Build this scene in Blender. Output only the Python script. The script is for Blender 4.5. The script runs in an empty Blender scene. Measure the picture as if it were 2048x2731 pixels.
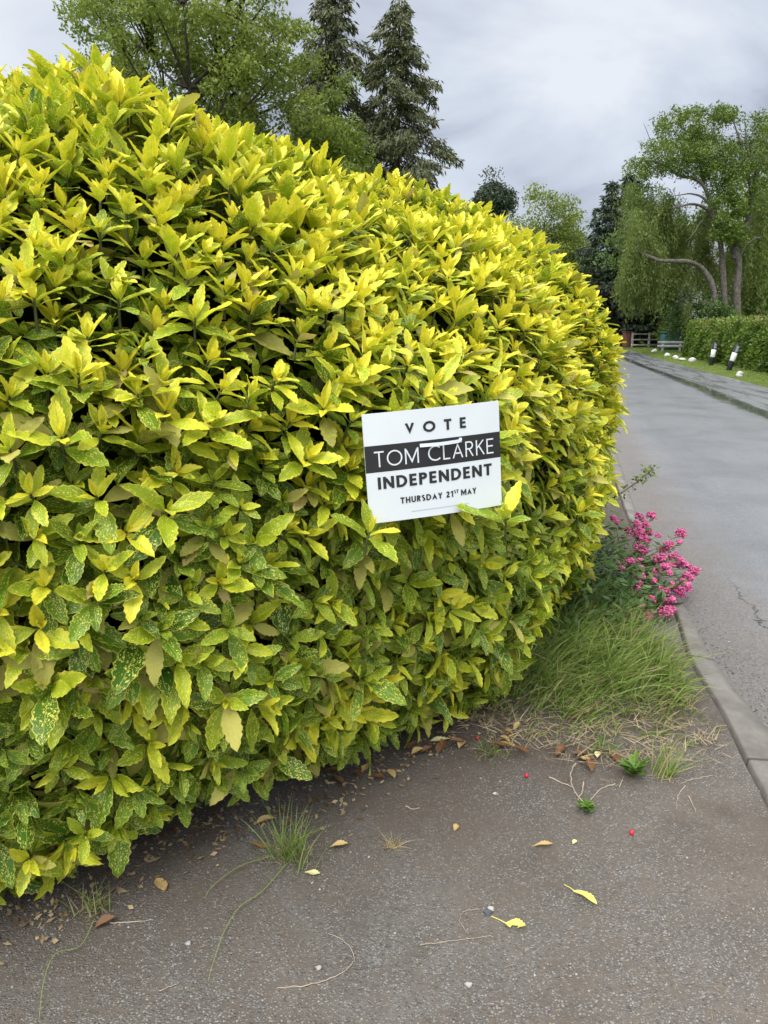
import bpy, math, numpy as np
from mathutils import Vector
rng = np.random.default_rng(7)
R = math.radians
S = bpy.context.scene
COL = S.collection

# ------------------------------------------------------------------ camera
HC, PITCH, FPX = 1.6, R(14.0), 1972.0            # eye height, downward tilt, focal length in photo pixels
cd = bpy.data.cameras.new("camera"); cam = bpy.data.objects.new("camera", cd); COL.objects.link(cam)
cam.location = (0, 0, HC); cam.rotation_euler = (R(90) - PITCH, 0, 0)
cd.sensor_fit = 'VERTICAL'; cd.sensor_height = 36.0; cd.lens = 36.0 * FPX / 2731.0
cd.clip_start = 0.05; cd.clip_end = 3000
S.camera = cam

# ------------------------------------------------------------------ sky, sun, exposure
SUN_EL, SUN_AZ = R(52), R(205)                   # behind the camera, a little to the left
W = bpy.data.worlds.new("World"); S.world = W; W.use_nodes = True
nt = W.node_tree; nt.nodes.clear()
def wn(t, **k):
    n = nt.nodes.new(t)
    for a, b in k.items(): setattr(n, a, b)
    return n
def wl(a, b): nt.links.new(a, b)
def wmath(op, a, b=None, clamp=False):
    n = wn('ShaderNodeMath', operation=op, use_clamp=clamp)
    for i, v in enumerate((a, b)):
        if v is None: continue
        if isinstance(v, (int, float)): n.inputs[i].default_value = v
        else: wl(v, n.inputs[i])
    return n.outputs[0]
sky = wn('ShaderNodeTexSky', sky_type='NISHITA', sun_disc=False)
sky.sun_elevation = SUN_EL; sky.sun_rotation = SUN_AZ
bg_sky = wn('ShaderNodeBackground'); bg_sky.inputs[1].default_value = 0.1; wl(sky.outputs[0], bg_sky.inputs[0])
tc = wn('ShaderNodeTexCoord'); sep = wn('ShaderNodeSeparateXYZ'); wl(tc.outputs['Generated'], sep.inputs[0])
zup = wmath('MAXIMUM', sep.outputs[2], 0.0)
den = wmath('ADD', zup, 0.42)
cx = wmath('DIVIDE', sep.outputs[0], den); cy = wmath('DIVIDE', sep.outputs[1], den)
comb = wn('ShaderNodeCombineXYZ'); wl(cx, comb.inputs[0]); wl(cy, comb.inputs[1])
mp = wn('ShaderNodeMapping'); wl(comb.outputs[0], mp.inputs[0])
mp.inputs['Rotation'].default_value = (0, 0, R(-35)); mp.inputs['Scale'].default_value = (0.7, 1.0, 1.0); mp.inputs['Location'].default_value = (11.2, 4.4, 0)
n1 = wn('ShaderNodeTexNoise'); wl(mp.outputs[0], n1.inputs['Vector'])
n1.inputs['Scale'].default_value = 2.6; n1.inputs['Detail'].default_value = 8; n1.inputs['Roughness'].default_value = 0.52; n1.inputs['Distortion'].default_value = 0.38
n2 = wn('ShaderNodeTexNoise'); wl(comb.outputs[0], n2.inputs['Vector'])
n2.inputs['Scale'].default_value = 0.9; n2.inputs['Detail'].default_value = 3
mixn = wmath('ADD', wmath('MULTIPLY', n1.outputs[0], 0.7), wmath('MULTIPLY', n2.outputs[0], 0.3))
ramp = wn('ShaderNodeValToRGB'); wl(mixn, ramp.inputs[0])
el = ramp.color_ramp.elements
el[0].position = 0.40; el[0].color = (0.25, 0.28, 0.35, 1)
el[1].position = 0.60; el[1].color = (0.60, 0.63, 0.675, 1)
e = el.new(0.47); e.color = (0.42, 0.455, 0.53, 1)
e = el.new(0.53); e.color = (0.50, 0.54, 0.61, 1)
# an overcast sky is brightest overhead and around the hidden sun
dv = wn('ShaderNodeVectorMath', operation='DOT_PRODUCT'); wl(tc.outputs['Generated'], dv.inputs[0])
sd = Vector((math.cos(SUN_EL) * math.sin(SUN_AZ), math.cos(SUN_EL) * math.cos(SUN_AZ), math.sin(SUN_EL)))
dv.inputs[1].default_value = sd
glow = wmath('MULTIPLY', wmath('POWER', wmath('MAXIMUM', dv.outputs['Value'], 0.0), 2.0), 2.3)
zen = wmath('MULTIPLY', wmath('POWER', wmath('MAXIMUM', wmath('SUBTRACT', zup, 0.35), 0.0), 1.2), 2.4)
stren = wmath('ADD', wmath('ADD', glow, zen), 1.0)
hi = wn('ShaderNodeMix', data_type='RGBA'); wl(wmath('MULTIPLY', wmath('SUBTRACT', zup, 0.4), 2.2, True), hi.inputs[0]); wl(ramp.outputs[0], hi.inputs[6]); hi.inputs[7].default_value = (0.66, 0.655, 0.65, 1)
bg_cl = wn('ShaderNodeBackground'); wl(hi.outputs[2], bg_cl.inputs[0]); wl(stren, bg_cl.inputs[1])
mx = wn('ShaderNodeMixShader'); mx.inputs[0].default_value = 0.93
wl(bg_sky.outputs[0], mx.inputs[1]); wl(bg_cl.outputs[0], mx.inputs[2])
wo = wn('ShaderNodeOutputWorld'); wl(mx.outputs[0], wo.inputs[0])
sl = bpy.data.lights.new("sun", 'SUN'); sl.energy = 1.5; sl.angle = R(22); sl.color = (1.0, 0.97, 0.92)
so = bpy.data.objects.new("sun", sl); COL.objects.link(so)
so.rotation_euler = sd.to_track_quat('Z', 'Y').to_euler()
S.view_settings.view_transform = 'Standard'; S.view_settings.look = 'None'; S.view_settings.exposure = 0.5; S.view_settings.gamma = 1.0
S.render.engine = 'CYCLES'; S.cycles.max_bounces = 6; S.cycles.transparent_max_bounces = 4

# ------------------------------------------------------------------ helpers
def ray(px, py):
    u = (px - 1024) / FPX; v = (1365.5 - py) / FPX
    return np.array([u, math.cos(PITCH) + v * math.sin(PITCH), -math.sin(PITCH) + v * math.cos(PITCH)])
def gnd(px, py, z=0.0):                          # where the sight line meets the height z
    d = ray(px, py); return np.array([0, 0, HC]) + d * (z - HC) / d[2]
def atY(px, py, Y):                              # where the sight line is Y metres ahead
    d = ray(px, py); return np.array([0, 0, HC]) + d * (Y / d[1])
def nrm(a): return a / np.maximum(np.linalg.norm(a, axis=-1, keepdims=True), 1e-9)
def smooth(x, a, b):
    t = np.clip((x - a) / (b - a), 0, 1); return t * t * (3 - 2 * t)

class Geo:                                       # collects faces for ONE mesh
    def __init__(s): s.v = []; s.f = []; s.n = 0; s.a = []
    def add(s, v, f, a=None):
        v = np.asarray(v, float).reshape(-1, 3); f = np.asarray(f, int)
        s.v.append(v); s.f.append(f + s.n); s.n += len(v)
        if a is None: a = np.zeros((len(v), 3))
        a = np.asarray(a, float)
        if a.ndim == 1: a = np.tile(a, (len(v), 1))
        s.a.append(a); return s
    def build(s, name, mat, parent=None, loc=None, smoothed=True):
        me = bpy.data.meshes.new(name)
        V = np.concatenate(s.v)
        if parent is not None: V = V - np.array(world_loc(parent))
        elif loc is not None: V = V - np.array(loc)
        me.vertices.add(len(V)); me.vertices.foreach_set('co', V.astype(np.float32).ravel())
        ls, st, tot, c = [], [], [], 0
        for f in s.f:
            k = f.shape[1]; ls.append(f.ravel()); st.append(c + np.arange(len(f)) * k); tot.append(np.full(len(f), k)); c += f.size
        ls = np.concatenate(ls); st = np.concatenate(st); tot = np.concatenate(tot)
        me.loops.add(len(ls)); me.loops.foreach_set('vertex_index', ls.astype(np.int32))
        me.polygons.add(len(st)); me.polygons.foreach_set('loop_start', st.astype(np.int32)); me.polygons.foreach_set('loop_total', tot.astype(np.int32))
        me.polygons.foreach_set('use_smooth', np.full(len(st), smoothed))
        at = me.attributes.new('var', 'FLOAT_VECTOR', 'POINT'); at.data.foreach_set('vector', np.concatenate(s.a).astype(np.float32).ravel())
        me.update(calc_edges=True); me.validate()
        me.materials.append(mat)
        o = bpy.data.objects.new(name, me); COL.objects.link(o)
        if parent is not None: o.parent = parent
        elif loc is not None: o.location = loc
        return o
def world_loc(o):
    l = Vector(o.location); p = o.parent
    while p: l = l + p.location; p = p.parent
    return l
def tag(o, label=None, cat=None, group=None, kind=None):
    for k, v in (('label', label), ('category', cat), ('group', group), ('kind', kind)):
        if v: o[k] = v
    return o
def thing(name, loc, label, cat, group=None):
    o = bpy.data.objects.new(name, None); COL.objects.link(o); o.location = loc; o.empty_display_size = .2
    return tag(o, label, cat, group)

def box(c, s, yaw=0.0, bev=0.0, tilt=None):      # bevelled box
    hx, hy, hz = np.array(s) / 2
    b = min(bev, hx * .9, hy * .9, hz * .9)
    if b <= 0:
        v = np.array([(x, y, z) for z in (-hz, hz) for x, y in ((-hx, -hy), (hx, -hy), (hx, hy), (-hx, hy))])
        f = [[0, 3, 2, 1], [4, 5, 6, 7], [0, 1, 5, 4], [1, 2, 6, 5], [2, 3, 7, 6], [3, 0, 4, 7]]
        parts = [(v, np.array(f))]
    else:
        ring = lambda x, y, z: [(-x + b, -y, z), (x - b, -y, z), (x, -y + b, z), (x, y - b, z), (x - b, y, z), (-x + b, y, z), (-x, y - b, z), (-x, -y + b, z)]
        v = np.array(ring(hx - b, hy - b, -hz) + ring(hx, hy, -hz + b) + ring(hx, hy, hz - b) + ring(hx - b, hy - b, hz))
        f = [[r * 8 + i, r * 8 + (i + 1) % 8, (r + 1) * 8 + (i + 1) % 8, (r + 1) * 8 + i] for r in range(3) for i in range(8)]
        parts = [(v, np.array(f)), (v[:8], np.array([[7, 6, 5, 4, 3, 2, 1, 0]])), (v[24:], np.array([[0, 1, 2, 3, 4, 5, 6, 7]]))]
    out = []
    cy_, sy_ = math.cos(yaw), math.sin(yaw)
    for v, f in parts:
        v = v.copy()
        if tilt is not None:
            ax, an = tilt
            M = np.array(__import__('mathutils').Matrix.Rotation(an, 3, ax)); v = v @ M.T
        v = v @ np.array([[cy_, sy_, 0], [-sy_, cy_, 0], [0, 0, 1]]) + np.array(c)
        out.append((v, f))
    return out
def addbox(g, *a, **k):
    at = k.pop('a', None)
    for v, f in box(*a, **k): g.add(v, f, at)
def tube(g, pts, rad, n=6, a=None, cap=True):
    pts = np.asarray(pts, float); rad = np.broadcast_to(np.asarray(rad, float), (len(pts),))
    t = nrm(np.gradient(pts, axis=0)); ref = np.array([0.31, 0.17, 0.93])
    if abs(t[0] @ ref) > .93: ref = np.array([1., 0, 0])
    x = nrm(np.cross(t, ref)); y = np.cross(t, x)
    an = np.arange(n) * 2 * np.pi / n
    v = pts[:, None] + rad[:, None, None] * (np.cos(an)[None, :, None] * x[:, None] + np.sin(an)[None, :, None] * y[:, None])
    m = len(pts); i = np.arange(m - 1)[:, None] * n; j = np.arange(n)[None]; j2 = (j + 1) % n
    f = np.stack([i + j, i + j2, i + n + j2, i + n + j], -1).reshape(-1, 4)
    g.add(v.reshape(-1, 3), f, a)
    if cap: g.add(v[-1], np.arange(n)[None], a); g.add(v[0], np.arange(n)[::-1][None], a)
def blob(g, c, r, a=None, lump=0.0, seed=0, squash=(1, 1, 1), rings=6, seg=9):
    th = np.linspace(0, np.pi, rings); ph = np.arange(seg) * 2 * np.pi / seg
    T, P = np.meshgrid(th, ph, indexing='ij'); rs = np.random.default_rng(seed)
    k = rs.normal(size=(5, 3)) * 2.2; o = rs.random(5) * 6
    d = np.stack([np.sin(T) * np.cos(P), np.sin(T) * np.sin(P), np.cos(T)], -1)
    rr = r * (1 + lump * np.sin(d @ k.T + o).mean(-1) * 2)
    v = d * rr[..., None] * np.array(squash) + np.array(c)
    i = np.arange(rings - 1)[:, None] * seg; j = np.arange(seg)[None]; j2 = (j + 1) % seg
    f = np.stack([i + j, i + seg + j, i + seg + j2, i + j2], -1).reshape(-1, 4)
    g.add(v.reshape(-1, 3), f, a)
def kites(g, c, d, n, L, Wd, a, bend=0.0):       # flat pointed leaves: base c, direction d, face normal n
    c = np.asarray(c); N = len(c); d = nrm(d); s = nrm(np.cross(d, n)); n = np.cross(s, d)
    L = np.broadcast_to(L, (N,))[:, None]; Wd = np.broadcast_to(Wd, (N,))[:, None]
    v = np.stack([c, c + d * L * .45 + s * Wd * .5 + n * bend * L, c + d * L, c + d * L * .45 - s * Wd * .5 + n * bend * L], 1)
    f = np.arange(N * 4).reshape(N, 4)
    g.add(v.reshape(-1, 3), f, np.repeat(a, 4, 0))
def blades(g, c, d, up, L, wd, a, droop, seg=4):  # grass: strips that bend over towards d
    N = len(c); t = np.linspace(0, 1, seg + 1)
    d = nrm(d); up = nrm(up)
    ang = droop[:, None] * t[None] ** 1.2
    dx = np.cumsum(np.sin(ang), 1) / (seg + 1); dz = np.cumsum(np.cos(ang), 1) / (seg + 1)
    dx -= dx[:, :1]; dz -= dz[:, :1]
    p = c[:, None] + L[:, None, None] * (dx[..., None] * d[:, None] + dz[..., None] * up[:, None])
    s = nrm(np.cross(d, up) + rng.normal(size=(N, 3)) * .35)
    w = wd[:, None] * (1 - t[None] ** 1.6 * .92) * .5
    v = np.stack([p - s[:, None] * w[..., None], p + s[:, None] * w[..., None]], 2).reshape(N, -1, 3)
    k = np.arange(seg) * 2; f1 = np.stack([k, k + 1, k + 3, k + 2], -1)
    f = (f1[None] + (np.arange(N) * (seg + 1) * 2)[:, None, None]).reshape(-1, 4)
    aa = np.repeat(a, (seg + 1) * 2, 0); aa = aa.copy(); aa[:, 1] = np.tile(np.repeat(t, 2), N)
    g.add(v.reshape(-1, 3), f, aa)

# ------------------------------------------------------------------ materials
class M:
    def __init__(s, name):
        s.m = bpy.data.materials.new(name); s.m.use_nodes = True; s.t = s.m.node_tree; s.t.nodes.clear()
    def n(s, ty, **k):
        x = s.t.nodes.new(ty)
        for a, b in k.items(): setattr(x, a, b)
        return x
    def put(s, v, sock):
        if isinstance(v, (int, float)):
            if hasattr(sock.default_value, '__len__'): sock.default_value = (v, v, v, 1)[:len(sock.default_value)]
            else: sock.default_value = v
        elif isinstance(v, tuple): sock.default_value = tuple(v) + (1,) if len(sock.default_value) == 4 and len(v) == 3 else v
        else: s.t.links.new(v, sock)
    def math(s, op, a, b=0.0, c=None, clamp=False):
        x = s.n('ShaderNodeMath', operation=op, use_clamp=clamp); s.put(a, x.inputs[0]); s.put(b, x.inputs[1])
        if c is not None: s.put(c, x.inputs[2])
        return x.outputs[0]
    def mix(s, f, a, b):
        x = s.n('ShaderNodeMix', data_type='RGBA'); s.put(f, x.inputs[0]); s.put(a, x.inputs[6]); s.put(b, x.inputs[7]); return x.outputs[2]
    def attr(s, name):
        x = s.n('ShaderNodeAttribute', attribute_name=name); y = s.n('ShaderNodeSeparateXYZ'); s.t.links.new(x.outputs['Vector'], y.inputs[0]); return x.outputs['Vector'], y.outputs
    def pos(s):
        return s.n('ShaderNodeNewGeometry').outputs['Position']
    def obj(s):
        return s.n('ShaderNodeTexCoord').outputs['Object']
    def vmul(s, v, k):
        x = s.n('ShaderNodeVectorMath', operation='MULTIPLY'); s.put(v, x.inputs[0]); x.inputs[1].default_value = k if isinstance(k, tuple) else (k, k, k); return x.outputs[0]
    def noise(s, v, sc, det=3.0, ro=.55, dist=0.0):
        x = s.n('ShaderNodeTexNoise'); s.put(v, x.inputs['Vector']); x.inputs['Scale'].default_value = sc; x.inputs['Detail'].default_value = det
        x.inputs['Roughness'].default_value = ro; x.inputs['Distortion'].default_value = dist; return x.outputs[0]
    def vor(s, v, sc, out='Distance', feat='F1', rnd=1.0):
        x = s.n('ShaderNodeTexVoronoi', feature=feat); s.put(v, x.inputs['Vector']); x.inputs['Scale'].default_value = sc; x.inputs['Randomness'].default_value = rnd; return x.outputs[out]
    def step(s, v, a, b):
        if a > b: return s.math('SUBTRACT', 1.0, s.step(v, b, a))
        x = s.n('ShaderNodeMapRange', interpolation_type='SMOOTHSTEP'); s.put(v, x.inputs[0]); x.inputs[1].default_value = a; x.inputs[2].default_value = b; return x.outputs[0]
    def bump(s, h, st, dist=.01):
        x = s.n('ShaderNodeBump'); x.inputs['Strength'].default_value = st; x.inputs['Distance'].default_value = dist; s.put(h, x.inputs['Height']); return x.outputs[0]
    def out(s, col, rough=.7, spec=.4, normal=None, metal=0.0, transl=0.0, tcol=None):
        b = s.n('ShaderNodeBsdfPrincipled'); s.put(col, b.inputs['Base Color']); s.put(rough, b.inputs['Roughness']); s.put(spec, b.inputs['Specular IOR Level']); s.put(metal, b.inputs['Metallic'])
        if normal is not None: s.t.links.new(normal, b.inputs['Normal'])
        r = b.outputs[0]
        if transl:
            t = s.n('ShaderNodeBsdfTranslucent'); s.put(tcol if tcol is not None else col, t.inputs[0]); x = s.n('ShaderNodeMixShader'); s.put(transl, x.inputs[0])
            s.t.links.new(r, x.inputs[1]); s.t.links.new(t.outputs[0], x.inputs[2]); r = x.outputs[0]
        o = s.n('ShaderNodeOutputMaterial'); s.t.links.new(r, o.inputs[0]); return s.m

def plain(name, col, rough=.6, var=.25, sc=8.0, spec=.4, bump=0.0, col2=None):
    m = M(name); p = m.obj(); nz = m.noise(p, sc, 5)
    c2 = col2 or tuple(c * (1 - var) for c in col)
    c = m.mix(m.step(nz, .3, .7), c2, col)
    return m.out(c, rough, spec, m.bump(m.noise(p, sc * 6, 4), bump, .01) if bump else None)
def leafmat(name, dark, light, transl=.25, rough=.5, spec=.35, tip=None):
    m = M(name); v, a = m.attr('var')
    c = m.mix(a[0], dark, light)
    if tip: c = m.mix(a[2], c, tip)
    return m.out(c, rough, spec, None, 0, transl)

def mat_aucuba():
    m = M('spotted_laurel_leaf'); uv, u = m.attr('leaf_uv'); v, a = m.attr('var')
    # var = (yellow share, random, withered); leaf_uv = (across -1..1, along 0..1, random)
    sh = m.n('ShaderNodeCombineXYZ'); m.put(m.math('MULTIPLY', u[0], .32), sh.inputs[0]); m.put(u[1], sh.inputs[1]); m.put(m.math('MULTIPLY', a[1], 40.0), sh.inputs[2])
    q = sh.outputs[0]
    green = m.mix(a[1], (.040, .12, .009), (.16, .29, .014))
    young = m.mix(a[1], (.34, .46, .012), (.54, .60, .020))
    yel = m.mix(m.noise(q, 3.0, 2), (.74, .69, .024), (.88, .76, .060))
    au = m.math('ABSOLUTE', u[0])
    edge = m.math('MULTIPLY', m.math('POWER', au, 2.2), .5)
    n = m.math('SUBTRACT', m.noise(q, 6.0, 4), .5)
    f = m.math('ADD', m.math('ADD', m.math('MULTIPLY', a[0], 1.5), edge), m.math('ADD', m.math('MULTIPLY', u[1], .35), m.math('MULTIPLY', n, 1.5)))
    base = m.mix(m.step(a[0], .08, .55), green, young)
    c = m.mix(m.step(f, .85, 1.65), base, yel)
    # yellow speckles of two sizes
    d1 = m.vor(q, 13.0); d2 = m.vor(q, 26.0); keep = m.noise(q, 4.0, 2)
    sp = m.math('MAXIMUM', m.math('MULTIPLY', m.step(d1, .33, .22), m.step(keep, .36, .50)), m.math('MULTIPLY', m.step(d2, .36, .24), m.step(keep, .40, .52)))
    c = m.mix(m.math('MULTIPLY', sp, .92), c, (.78, .72, .13))
    rim = m.math('MULTIPLY', m.step(au, .86, .97), .55); c = m.mix(rim, c, (.70, .66, .13))
    mid = m.math('MULTIPLY', m.step(au, .075, .03), .5); c = m.mix(mid, c, (.45, .48, .08))
    # withered leaves: khaki to tan with brown blotches
    wn_ = m.noise(q, 5.0, 4); tan = m.mix(wn_, (.46, .40, .10), (.66, .50, .20))
    tan = m.mix(m.step(m.noise(q, 8.0, 5), .60, .68), tan, (.16, .08, .03))
    kh = m.mix(m.math('MULTIPLY', sp, .7), m.mix(a[1], (.25, .25, .035), (.55, .50, .11)), (.52, .49, .15))
    c = m.mix(m.step(a[2], .25, .45), c, kh); c = m.mix(m.step(a[2], .7, .8), c, tan)
    veins = m.math('SINE', m.math('MULTIPLY', m.math('SUBTRACT', u[1], m.math('MULTIPLY', au, .16)), 60.0))
    h = m.math('ADD', m.math('MULTIPLY', veins, .25), m.math('ADD', m.noise(q, 14.0, 3), m.math('MULTIPLY', m.step(au, .09, .0), -.8)))
    ro = m.math('ADD', m.math('MULTIPLY', m.step(a[2], .2, .6), .25), m.math('ADD', .40, m.math('MULTIPLY', m.noise(q, 5.0), .12)))
    return m.out(c, ro, .38, m.bump(h, .35, .002), 0, .27)
MAT = {}
MAT['aucuba'] = mat_aucuba()
MAT['shrub_core'] = plain('dark_shrub_inside', (.012, .018, .006), .9, .5, 14, .05)  # near-black colour painted as the shade in the leaf gaps
MAT['stem'] = plain('green_brown_stem', (.10, .11, .04), .7, .5, 30)

# ------------------------------------------------------------------ the spotted laurel
SQ = [-1.7021, 4.4414, 3.0826, 2.7027, 2.636, 0.9505, 2.5955, 0.7752, 3.3179, 2.1037, 0.118, 0.1304, -0.0849]
SH = [0.0642, -0.0399, -0.0058, 0.0016, 0.0421, -0.0038, 0.0166, 0.011, -0.0208, 0.0127]
LUMPS = [((-.16, 3.12, 2.28), -.20, .36), ((.30, 2.90, .12), .12, .33), ((-.42, 2.15, .08), -.10, .30), ((.36, 2.36, 1.22), .10, .20),
         ((-.07, 1.95, 1.24), -.03, .16), ((-1.42, 2.42, 2.38), -.36, .24), ((-1.0, 2.62, 2.42), .10, .15), ((-.75, 2.75, 2.38), .01, .25), ((.7, 3.8, 2.0), .04, .35)]
def shrub_raw(T, s):
    cx, cy, a, b, e, phi, Hh, zm, n, m, k, sx, sy = SQ
    z = s * Hh; up = np.clip((z - zm) / (Hh - zm), 0, 1)
    F = np.where(z > zm, np.clip(1 - up ** n, 0, 1) ** (1 / m), 1 - k * ((zm - z) / zm) ** 2)
    c, sn = np.cos(T), np.sin(T); Rr = (np.abs(c / a) ** e + np.abs(sn / b) ** e) ** (-1 / e)
    mod = 1 + sum(SH[2 * j] * np.cos((j + 1) * T) + SH[2 * j + 1] * np.sin((j + 1) * T) for j in range(4)); Rr = Rr * mod
    X, Y = Rr * c * F, Rr * sn * F
    return np.stack([cx + X * math.cos(phi) - Y * math.sin(phi) + sx * up, cy + X * math.sin(phi) + Y * math.cos(phi) + sy * up, z * (1 + SH[8] * X + SH[9] * Y)], -1)
def shrub_surf(T, s, inset=0.0):
    eps = 1e-3
    P = shrub_raw(T, s); d1 = shrub_raw(T + eps, s) - shrub_raw(T - eps, s); d2 = shrub_raw(T, np.clip(s + eps, 0, 1)) - shrub_raw(T, np.clip(s - eps, 0, 1))
    n = np.cross(d1, d2); ar = np.linalg.norm(n, axis=-1); n = nrm(n)
    off = .035 * (np.sin(P @ np.array([5.1, 3.3, 4.2]) + 1) + np.sin(P @ np.array([-3.7, 6.1, -5.3]) + 2.2) + .8 * np.sin(P @ np.array([9.1, -7.7, 8.3])))
    for c, am, sg in LUMPS: off = off + am * np.exp(-((P - np.array(c)) ** 2).sum(-1) / (2 * sg * sg))
    return P + n * (off - inset)[..., None], n, ar

# ---- the election sign's frame (needed to keep leaves off its face)
SGN_D = 1.97; SGN_W = .408 * SGN_D / 2.08; SGN_H = SGN_W / 1.333
sc_ = np.array([0, 0, HC]) + ray(1163.4, 1233) * SGN_D
def sign_axes(yaw, tilt, roll):
    cy_, sy_ = math.cos(yaw), math.sin(yaw)
    X = np.array([cy_, sy_, 0]); Z = np.array([0, 0, 1.]); N = np.array([sy_, -cy_, 0])
    Y = Z * math.cos(tilt) - N * math.sin(tilt)
    X2 = X * math.cos(roll) + Y * math.sin(roll); Y2 = -X * math.sin(roll) + Y * math.cos(roll)
    return X2, Y2, np.cross(X2, Y2)
SX, SY, SN = sign_axes(.31, .025, .062)

def leaf_template(rows, cols):
    v = np.array([0, .05, .10, .17, .25, .33, .40, .47, .54, .61, .68, .75, .82, .89, .95, 1.0]) if rows > 8 else np.array([0, .1, .3, .55, .8, 1.0])
    w = np.sin(np.pi * np.clip((v - .05) / .97, 0, 1) ** .92) ** .85
    w = np.where(v <= .06, .07, w); w[-1] = .0
    if rows > 8:
        tooth = np.array([0, 0, 0, 0, 0, 0, .0, .10, -.05, .13, -.06, .17, -.08, .22, .0, 0]); w = w * (1 + tooth)
    u = np.linspace(-1, 1, cols)
    U, V = np.meshgrid(u, v); Wg = np.repeat(w[:, None], cols, 1)
    r = len(v); i = np.arange(r - 1)[:, None] * cols; j = np.arange(cols - 1)[None]
    f = np.stack([i + j, i + j + 1, i + cols + j + 1, i + cols + j], -1).reshape(-1, 4)
    return U.ravel(), V.ravel(), Wg.ravel(), f
def leaf_points(o, d, ax, L, Wd, curl, fold, tpl, wave):
    U, V, Wg, f = tpl
    d = nrm(d); s = nrm(np.cross(d, ax)); n = np.cross(s, d)          # n faces the shoot axis: the upper face
    N = len(o)
    ph = wave[:, 0:1]; 
    cz = -curl[:, None] * V[None] ** 2 + fold[:, None] * np.abs(U[None] * Wg[None]) * (Wd / L)[:, None] * .5
    cz = cz + .022 * np.sin(V[None] * 9 + ph + U[None] * 1.5) * np.abs(U[None])
    vv = V[None] * np.cos(np.clip(curl[:, None], 0, 1.2) * V[None] * .6)
    sw = wave[:, 1:2] * V[None] ** 2 * .10
    P = o[:, None] + (d[:, None] * vv[..., None] + n[:, None] * cz[..., None] + s[:, None] * sw[..., None]) * L[:, None, None] + s[:, None] * (U[None] * Wg[None] * .5)[..., None] * Wd[:, None, None]
    return P
def emit_leaves(g, uvs, P, tpl, var):
    U, V, Wg, f = tpl; N = len(P); k = len(U)
    ff = (f[None] + (np.arange(N) * k)[:, None, None]).reshape(-1, 4)
    g.add(P.reshape(-1, 3), ff, np.repeat(var, k, 0))
    uvs.append(np.stack([np.tile(U, N), np.tile(V, N), np.repeat(var[:, 1], k)], 1))
def set_uv(o, uvs):
    at = o.data.attributes.new('leaf_uv', 'FLOAT_VECTOR', 'POINT'); at.data.foreach_set('vector', np.concatenate(uvs).astype(np.float32).ravel())

FINE, MID_, COARSE = leaf_template(16, 5), leaf_template(16, 3), leaf_template(6, 3)

def poisson(T, s, P, spacing):
    cell = {}; keep = []
    for i in range(len(P)):
        r = spacing[i]; k = tuple(np.floor(P[i] / .25).astype(int)); ok = True
        for a in (-1, 0, 1):
            for b in (-1, 0, 1):
                for c in (-1, 0, 1):
                    for j in cell.get((k[0] + a, k[1] + b, k[2] + c), ()):
                        if ((P[j] - P[i]) ** 2).sum() < r * r: ok = False; break
                    if not ok: break
                if not ok: break
            if not ok: break
        if ok: keep.append(i); cell.setdefault(k, []).append(i)
    return np.array(keep)

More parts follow.
